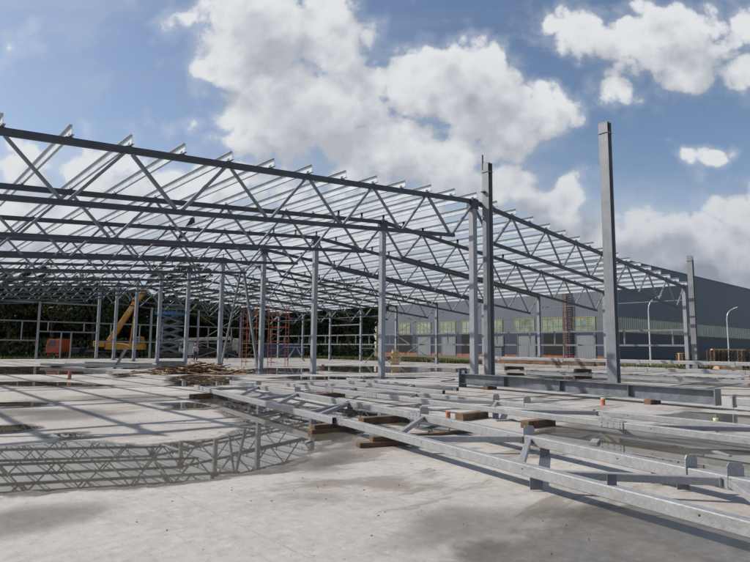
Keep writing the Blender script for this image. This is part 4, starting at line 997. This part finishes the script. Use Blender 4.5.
# white cab mobile crane with a folded cream boom
t = thing('mobile_crane', 'white-cab mobile crane with a long cream boom folded flat over it', 'crane', (34.0, 75.9, GZ), heading)
cab(t, 'white', -1.4, 1.9, 2.3, .85, 2.65)
mb = MB(); mb.box((2.9, 0, .85), (8.6, .9, .3)); mb.box((4.1, 0, 1.1), (6.4, 2.3, .14)); mb.box((2.4, 0, 1.5), (2.4, 2.1, .65)); mb.box((5.0, 0, 1.35), (2.4, 1.9, .4)); mb.build('chassis', M['chassis'], t, .02)
for xx in (-.5, 4.6, 6.0):
    for s_ in (-1, 1): wheel(t, xx, s_*1.0)
mb = MB(); mb.prism([(5.6, 1.2), (6.3, 1.2), (6.4, 3.2), (5.7, 3.2), (5.5, 2.2)], -.3, .3); mb.build('crane_pedestal', M['cream'], t, .04)
mb = MB(); mb.beam((-2.4, 0, 2.95), (5.3, 0, 3.2), rrect(.38, .42, .05)); mb.build('boom', M['cream'], t)
mb = MB(); mb.beam((-3.3, 0, 2.92), (-2.3, 0, 2.95), rrect(.28, .3, .04)); mb.build('boom_tip', M['cream'], t)
mb = MB(); mb.prism([(4.2, 1.3), (5.6, 1.3), (5.5, 2.5), (4.4, 2.5)], -1.15, -.55); mb.build('operator_cabin', M['glass'], t, .03)

# blue scissor lift, raised
t = thing('scissor_lift', 'raised scissor lift with a blue platform high beside the sixth ridge column', 'lift', (29.6, 73.0, -.3), heading)
mb = MB(); mb.box((0, 0, .65), (3.6, 1.8, .6)); mb.build('base', M['chassis'], t, .04)
for xx in (-1.3, 1.3):
    for s_ in (-1, 1): wheel(t, xx, s_*.85, .36, .25, 14)
zc = .98
for k in range(5):
    for s_ in (-.7, .7):
        for a_, b_ in ((-1.45, 1.45), (1.45, -1.45)):
            mb = MB(); mb.beam((a_, s_+(.04 if a_ < 0 else -.04), zc), (b_, s_+(.04 if a_ < 0 else -.04), zc+.98), rect(.07, .16)); mb.build('scissor_arm', M['galv_dark'], t)
    zc += .98
mb = MB(); mb.box((0, 0, zc+.1), (3.4, 1.7, .34)); mb.build('platform', M['blue'], t, .02)
mb = MB()
for xx in (-1.6, -.5, .5, 1.6):
    for s_ in (-.81, .81): mb.cyl((xx, s_, zc+.2), (xx, s_, zc+1.25), .03, n=6)
for zz in (zc+.7, zc+1.25):
    for s_ in (-.9, .9): mb.cyl((-1.6, s_*.9, zz), (1.6, s_*.9, zz), .03, n=6)
    for xx in (-1.6, 1.6): mb.cyl((xx, -.81, zz), (xx, .81, zz), .03, n=6)
mb.build('guard_rail', M['galv_dark'], t)

# ------------------------------------------------------------ people
def skin_obj(name, chains, material, parent, root=0, sub=1):
    """chains: list of [(x,y,z,r), ...]; a point equal to an earlier one is shared"""
    vs, rs, es, idx = [], [], [], {}
    for ch in chains:
        prev = None
        for (x, y, z, r) in ch:
            key = (round(x, 4), round(y, 4), round(z, 4))
            if key not in idx: idx[key] = len(vs); vs.append((x, y, z)); rs.append(r)
            if prev is not None and prev != idx[key]: es.append((prev, idx[key]))
            prev = idx[key]
    me = bpy.data.meshes.new(name); me.from_pydata(vs, es, []); o = bpy.data.objects.new(name, me); COL.objects.link(o)
    sk = o.modifiers.new('skin', 'SKIN')
    for i, r in enumerate(rs):
        v = me.skin_vertices[0].data[i]; v.radius = (r, r) if not isinstance(r, tuple) else r; v.use_root = (i == root)
    ss = o.modifiers.new('sub', 'SUBSURF'); ss.levels = sub; ss.render_levels = sub
    dg = bpy.context.evaluated_depsgraph_get(); m2 = bpy.data.meshes.new_from_object(o.evaluated_get(dg)); bpy.data.objects.remove(o)
    m2.materials.clear(); m2.materials.append(material)
    for p in m2.polygons: p.use_smooth = True
    q = bpy.data.objects.new(name, m2); COL.objects.link(q); q.parent = parent; return q
def person(x, y, z, rz, label, bend, top_mat, hat):
    t = thing('person', label, 'person', (x, y, z), rz)
    cb, sb = math.cos(bend), math.sin(bend)
    def up(px, py, pz): return (px, py*cb-(pz)*sb, .95+py*sb+pz*cb)       # torso frame, hip at z=.95, bends towards -y
    P = lambda a, r: (*a, r)
    hip = (0, 0, .95)
    neck, chest, headp = up(0, 0, .53), up(0, 0, .36), up(0, -.03, .70)
    def arm(s):
        sh = up(s*.19, 0, .47); el = (sh[0]+s*.05, sh[1]-.03-.06*sb, sh[2]-.29); wr = (el[0]-s*.02, el[1]-.16, el[2]-.19); pm = (wr[0], wr[1]-.06, wr[2]-.06)
        fing = [[P(pm, .028), (pm[0]+s*(.028-.018*k), pm[1]-.035, pm[2]-.035, .0095), (pm[0]+s*(.028-.018*k), pm[1]-.05, pm[2]-.075-.006*(k % 3), .008)] for k in range(4)]
        th_ = [P(pm, .028), (pm[0]-s*.035, pm[1]-.03, pm[2]-.005, .010), (pm[0]-s*.04, pm[1]-.055, pm[2]-.03, .009)]
        return sh, el, wr, pm, fing, th_
    AL, AR = arm(-1), arm(1)
    legs = []
    for s, k in ((-1, .10), (1, -.06)):
        legs.append([(s*.10, 0, .90, .095), (s*.12, -k*.6-.02*sb, .50, .062), (s*.13, k*.5, .09, .042), (s*.13, k*.5-.12, .04, .038), (s*.13, k*.5-.2, .035, .03)])
    chains = [[P(hip, .13), P(up(0, 0, .20), .12), P(chest, .14), P(neck, .06), P(up(0, 0, .59), .055), P(headp, .098), P(up(0, -.02, .77), .075)]]
    for A in (AL, AR):
        sh, el, wr, pm, fing, th_ = A
        chains += [[P(chest, .14), P(sh, .065), P(el, .045), P(wr, .03), P(pm, .028)]] + fing + [th_]
    for lg in legs: chains += [[P(hip, .13)]+lg]
    skin_obj('body', chains, M['skin'], t)
    # clothing follows the body
    jc = [[P(hip, .145), P(up(0, 0, .20), .14), P(chest, .165), P(up(0, 0, .5), .085)]]
    for A in (AL, AR): jc += [[P(chest, .165), P(A[0], .082), P(A[1], .062), (A[2][0], A[2][1]+.02, A[2][2]+.02, .045)]]
    skin_obj('jacket', jc, M[top_mat], t)
    tcx = [[(0, 0, .96, .15), (lg[0][0], lg[0][1], lg[0][2], .115), (lg[1][0], lg[1][1], lg[1][2], .082), (lg[2][0], lg[2][1], lg[2][2]+.02, .065)] for lg in legs]
    skin_obj('trousers', tcx, M['cloth_dark'], t)
    for lg in legs: skin_obj('boot', [[(lg[2][0], lg[2][1], .10, .055), (lg[3][0], lg[3][1], .05, .05), (lg[4][0], lg[4][1]-.02, .045, .042)]], M['black'], t)
    # helmet: a dome with a brim
    mb = MB(); hx, hy, hz = up(0, -.02, .76); n = 14
    rings = [(.128, -.01), (.125, .04), (.105, .09), (.06, .125), (.0, .135)]
    vs = []; 
    for r_, zz in rings[:-1]: vs += [(hx+r_*math.cos(2*math.pi*i/n), hy+r_*1.12*math.sin(2*math.pi*i/n), hz+zz) for i in range(n)]
    vs.append((hx, hy, hz+.135)); fs = []
    for k in range(3): fs += [(k*n+i, k*n+(i+1) % n, (k+1)*n+(i+1) % n, (k+1)*n+i) for i in range(n)]
    fs += [(3*n+i, 3*n+(i+1) % n, 4*n) for i in range(n)] + [tuple(range(n-1, -1, -1))]
    mb.add(vs, fs); mb.cyl((hx, hy-.03, hz-.012), (hx, hy-.03, hz), .155, .15, n=16); mb.build('helmet', M[hat], t, smooth=True)
    # face: eyes, nose, mouth, ears
    for s_ in (-1, 1):
        e = up(s_*.033, -.12, .705); mb = MB(); mb.cyl((e[0], e[1]+.004, e[2]), (e[0], e[1]-.006, e[2]), .010, n=8); mb.build('eye', M['black'], t)
        e = up(s_*.092, -.02, .69); mb = MB(); mb.cyl((e[0]-s_*.01, e[1], e[2]), (e[0]+s_*.012, e[1], e[2]), .026, .02, n=10); mb.build('ear', M['skin'], t)
    e = up(0, -.128, .675); mb = MB(); mb.cyl((e[0], e[1]+.01, e[2]+.025), (e[0], e[1]-.014, e[2]-.012), .010, .016, n=8); mb.build('nose', M['skin'], t)
    e = up(0, -.118, .635); mb = MB(); mb.box(e, (.045, .012, .009)); mb.build('mouth', M['red'], t)
    return t
person(25.7, 56.4, 0, -.5, 'worker in a red helmet, pale top and dark trousers standing before the white crane cab', .12, 'cloth_grey', 'redhat')
person(33.0, 63.5, 0, -1.9, 'worker in dark clothes bending down behind the fifth ridge column', .95, 'cloth_dark', 'cloth_dark')

# ------------------------------------------------------------ fence, weeds, trees

t = thing('site_fence', 'low dark blue panel fence at the foot of the trees behind the scaffold', 'fence', (45.7, 77.1, -.1))
mb = MB(); fdir = Vector((math.cos(-.7262), math.sin(-.7262), 0))
for k in range(3): mb.box(fdir*(2.12*k+1.06), (2.08, .06, 2.2), rz=-.7262) 
M['fence'] = cladding('blue_fence_sheet', (.05, .085, .14), .1, 9)
o = mb.build('fence_panels', M['fence'], t); o.location = (0, 0, 1.15)
for k in range(4): mb = MB(); mb.box(fdir*(2.12*k)+Vector((0, .08, 1.0)), (.09, .09, 2.2), rz=-.7262); mb.build('post', M['galv_dark'], t)

def leafmat(name, c0, c1):
    m = bpy.data.materials.new(name); m.use_nodes = True; g = G(m.node_tree); b = m.node_tree.nodes['Principled BSDF']
    P = g.n('ShaderNodeTexCoord').outputs['Object']; oi = g.n('ShaderNodeObjectInfo')
    n = g.noise(P, .7, 4, .6); n2 = g.noise(P, 6, 3, .7)
    f = g.math('ADD', g.math('MULTIPLY', g.smooth(n, .3, .7), .6), g.math('MULTIPLY', n2, .4))
    f = g.math('ADD', f, g.math('MULTIPLY', g.math('SUBTRACT', oi.outputs['Random'], .5), .35), clamp=True)
    g.link(g.mix(f, c0, c1), b.inputs['Base Color']); b.inputs['Roughness'].default_value = .65; b.inputs['Specular IOR Level'].default_value = .3
    return m
M['leaf'] = leafmat('dark_foliage', (.022, .036, .013), (.072, .094, .032)); M['leaf2'] = leafmat('olive_foliage', (.036, .046, .015), (.11, .12, .04))
M['weed'] = leafmat('weeds', (.045, .06, .016), (.16, .15, .05))
def tree_mesh(seed, h, cr, n, leafmat_):
    rg = random.Random(seed); mb = MB()
    pts = []
    th_ = h*.45; p = Vector((0, 0, 0)); r = .02*h
    mb.cyl(p, (rg.uniform(-.3, .3), rg.uniform(-.3, .3), h*.35), r, r*.7, n=8); a = Vector(mb.v[-1]); a = Vector((0, 0, h*.35))
    blobs = []
    for k in range(11):
        an = rg.uniform(0, 6.28); zz = rg.uniform(.30, .92)*h; rr = cr*math.sqrt(max(.08, 1-((zz/h-.55)/.5)**2))*rg.uniform(.35, .85)
        c = Vector((rr*math.cos(an), rr*math.sin(an), zz)); blobs.append((c, cr*rg.uniform(.38, .62), h*rg.uniform(.09, .17)))
        mb.cyl((0, 0, min(zz*.6, h*.5)), c, r*.42, r*.12, n=5)
    blobs.append((Vector((0, 0, h*.9)), cr*.4, h*.12))
    mb.cyl((0, 0, h*.3), (0, 0, h*.9), r*.7, r*.15, n=6)
    lf = MB()
    for k in range(n):
        c, rx, rz_ = rg.choice(blobs); v = Vector((rg.gauss(0, 1), rg.gauss(0, 1), rg.gauss(0, 1))).normalized()*(rg.random()**.35)
        q = c+Vector((v.x*rx, v.y*rx, v.z*rz_)); s_ = rg.uniform(.14, .34)*h/15
        e = Euler((rg.uniform(0, 3.1), rg.uniform(0, 3.1), rg.uniform(0, 6.28))).to_matrix()
        lf.add([q+e @ Vector(w) for w in ((-s_, 0, 0), (0, -s_*.5, s_*.1), (s_, 0, 0), (0, s_*.5, s_*.1))], [(0, 1, 2, 3)])
    return mb, lf
protos = []
for k, (h, cr, n, lm, nm) in enumerate(((15, 4.6, 7500, 'leaf', 'broadleaf_tree'), (17, 4.2, 7500, 'leaf', 'broadleaf_tree'), (13, 4.4, 6500, 'leaf2', 'broadleaf_tree'))):
    mb, lf = tree_mesh(20+k, h, cr, n, lm)
    t = thing(nm, '', 'tree', group='trees beyond the far end wall')
    mb.build('trunk', M['bark'], t); me = bpy.data.meshes.new('crown'); me.from_pydata(lf.v, [], lf.f); me.materials.append(M[lm]); me.update()
    o = bpy.data.objects.new('crown', me); COL.objects.link(o); o.parent = t; protos.append(t)
random.seed(5); usedp = set()
def ray_ground(px, Zc):
    # helper for laying out the tree line along its own bearing: returns the world point at depth Zc
    d = F + R2*((px-375)/fpx); d = d/(d.dot(Vector((math.sin(th), math.cos(th), 0)))); return d.x*Zc, d.y*Zc
TR = [(-60, 99, 1.0, 0), (-35, 96, .95, 1), (-12, 101, .98, 2), (12, 97, 1.02, 0), (33, 104, 1.03, 1), (55, 98, 1.12, 2), (74, 102, 1.10, 0), (96, 97, 1.0, 1), (116, 104, 1.0, 0), (137, 99, 1.02, 2), (158, 103, .95, 1),
      (180, 98, .98, 0), (201, 104, 1.04, 1), (222, 99, 1.0, 2), (243, 103, .92, 0), (264, 98, .95, 1), (285, 104, .92, 2), (306, 99, .95, 0), (327, 103, .92, 1), (348, 98, .98, 0), (368, 103, .92, 2)]
for k, (px, Zc, sc, pi2) in enumerate(TR):
    x, y = ray_ground(px, Zc); lab = 'dark leafy tree beyond the end wall, %s from the left edge' % ((['partly out of view left'] * 3 + ORD*2)[k] if k >= 3 else 'outside left, no. %d' % (k+1))
    pos = ['behind the orange cab', 'behind the raised yellow boom'][0]
    names = {3: 'dark tree at the left edge beyond the end wall posts', 4: 'dark tree left of the orange truck cab', 5: 'tall tree whose top shows above the trusses, over the orange cab', 6: 'dark tree right above the orange truck cab', 7: 'dark tree between the orange cab and yellow crane house', 8: 'dark tree behind the yellow crane house',
             9: 'olive tree behind the raised yellow boom', 10: 'dark tree behind the left side of the scissor lift', 11: 'dark tree behind the scissor lift', 12: 'tall tree above the red-helmeted worker', 13: 'olive tree behind the fifth ridge column', 14: 'dark tree left of the red scaffold', 15: 'dark tree behind the red scaffold',
             16: 'olive tree right of the red scaffold', 17: 'dark tree left of the third ridge column', 18: 'dark tree right of the third ridge column', 19: 'dark tree midway between second and third ridge columns', 20: 'olive tree just left of the second ridge column', 21: 'farthest dark tree beside the end of the factory',
             0: 'dark tree just outside the left edge', 1: 'second dark tree just outside the left edge', 2: 'olive tree cut by the left edge'}
    pr = protos[pi2]; rz = random.uniform(0, 6.28)
    if pi2 not in usedp: usedp.add(pi2); o = pr; o.location = (x, y, -.7); o.rotation_euler = (0, 0, rz); o['label'] = names[k]; 
    else: o = dup(pr, (x, y, -.7), rz, names[k])
    o.scale = (sc*1.15, sc*1.15, sc*(.88+.09*math.sin(k*7)))
# undergrowth and far wood as one mass behind the tree line
rg = random.Random(9); mb = MB()
for k in range(46000):
    px = rg.uniform(-80, 374); Zc = rg.uniform(104, 116); x, y = ray_ground(px, Zc); z = -.7+(rg.random()**.9)*(9.3+1.8*math.sin(px*.11)+1.3*math.sin(px*.37)); s_ = rg.uniform(.3, .75)
    e = Euler((rg.uniform(0, 3.1), rg.uniform(0, 3.1), rg.uniform(0, 6.28))).to_matrix(); q = Vector((x, y, z))
    mb.add([q+e @ Vector(w) for w in ((-s_, 0, 0), (0, -s_*.55, 0), (s_, 0, 0), (0, s_*.55, 0))], [(0, 1, 2, 3)])
me = bpy.data.meshes.new('far_wood'); me.from_pydata(mb.v, [], mb.f); me.materials.append(M['leaf']); o = bpy.data.objects.new('far_wood', me); COL.objects.link(o)
tag(o, 'dense dark wood closing the view behind the row of trees', 'wood', kind='stuff')
# dark wood floor mass behind, so no horizon shows between trunks
mb = MB()
for k in range(9000):
    px = rg.uniform(-80, 372); Zc = rg.uniform(94, 102); x, y = ray_ground(px, Zc); z = -.7+rg.random()**1.6*3.4; s_ = rg.uniform(.2, .5)
    e = Euler((rg.uniform(0, 3.1), rg.uniform(0, 3.1), rg.uniform(0, 6.28))).to_matrix(); q = Vector((x, y, z))
    mb.add([q+e @ Vector(w) for w in ((-s_, 0, 0), (0, -s_*.55, 0), (s_, 0, 0), (0, s_*.55, 0))], [(0, 1, 2, 3)])
me = bpy.data.meshes.new('undergrowth'); me.from_pydata(mb.v, [], mb.f); me.materials.append(M['leaf2']); o = bpy.data.objects.new('undergrowth', me); COL.objects.link(o)
tag(o, 'bushy undergrowth along the foot of the trees', 'bushes', kind='stuff')
def weeds(name, n, fn, hh, label):
    mb = MB()
    for k in range(n):
        x, y, z = fn(); h = rg.uniform(.4, 1.0)*hh; a = rg.uniform(0, 3.14); w = rg.uniform(.015, .05)*(1+hh); lx, ly = rg.gauss(0, .22)*h, rg.gauss(0, .22)*h
        dx, dy = math.cos(a)*w, math.sin(a)*w
        mb.add([(x-dx, y-dy, z), (x+dx, y+dy, z), (x+lx*.5+dx*.8, y+ly*.5+dy*.8, z+h*.6), (x+lx, y+ly, z+h), (x+lx*.5-dx*.8, y+ly*.5-dy*.8, z+h*.6)], [(0, 1, 2, 3, 4)])
    me = bpy.data.meshes.new(name); me.from_pydata(mb.v, [], mb.f); me.materials.append(M['weed']); o = bpy.data.objects.new(name, me); COL.objects.link(o); tag(o, label, 'weeds', kind='stuff')
def fw1():
    x = rg.uniform(0, 47); y = rg.uniform(71.5, 92)+rg.random()*6; return x, y, ground_z(x, y)
weeds('tall_grass', 22000, fw1, .62, 'tall yellow-green weeds on the ground beyond the far end wall')
def fw2():
    x = 48.2+abs(rg.gauss(0, 3.5)); y = rg.uniform(12, 92); return x, y, ground_z(x, y)
weeds('tall_grass', 22000, fw2, .5, 'green weeds along the edge of the slab before the factory')
# debris on the slab: crumbs of stone and splinters
mb = MB()
for k in range(520):
    y = .8+rg.random()**1.5*26; x = rg.uniform(.2, 1)*y*.9+rg.uniform(-1, 6); s_ = rg.uniform(.0015, .006)*(1+y*.05)
    e = Euler((rg.uniform(0, 3.1), rg.uniform(0, 3.1), rg.uniform(0, 6.28))).to_matrix()
    mb.box((x, y, s_*.5), (s_*2*rg.uniform(.6, 2), s_, s_), rot=e)
o = mb.build('floor_grit', M['bark']); tag(o, 'small dark crumbs and splinters scattered over the wet concrete', 'grit', kind='stuff')
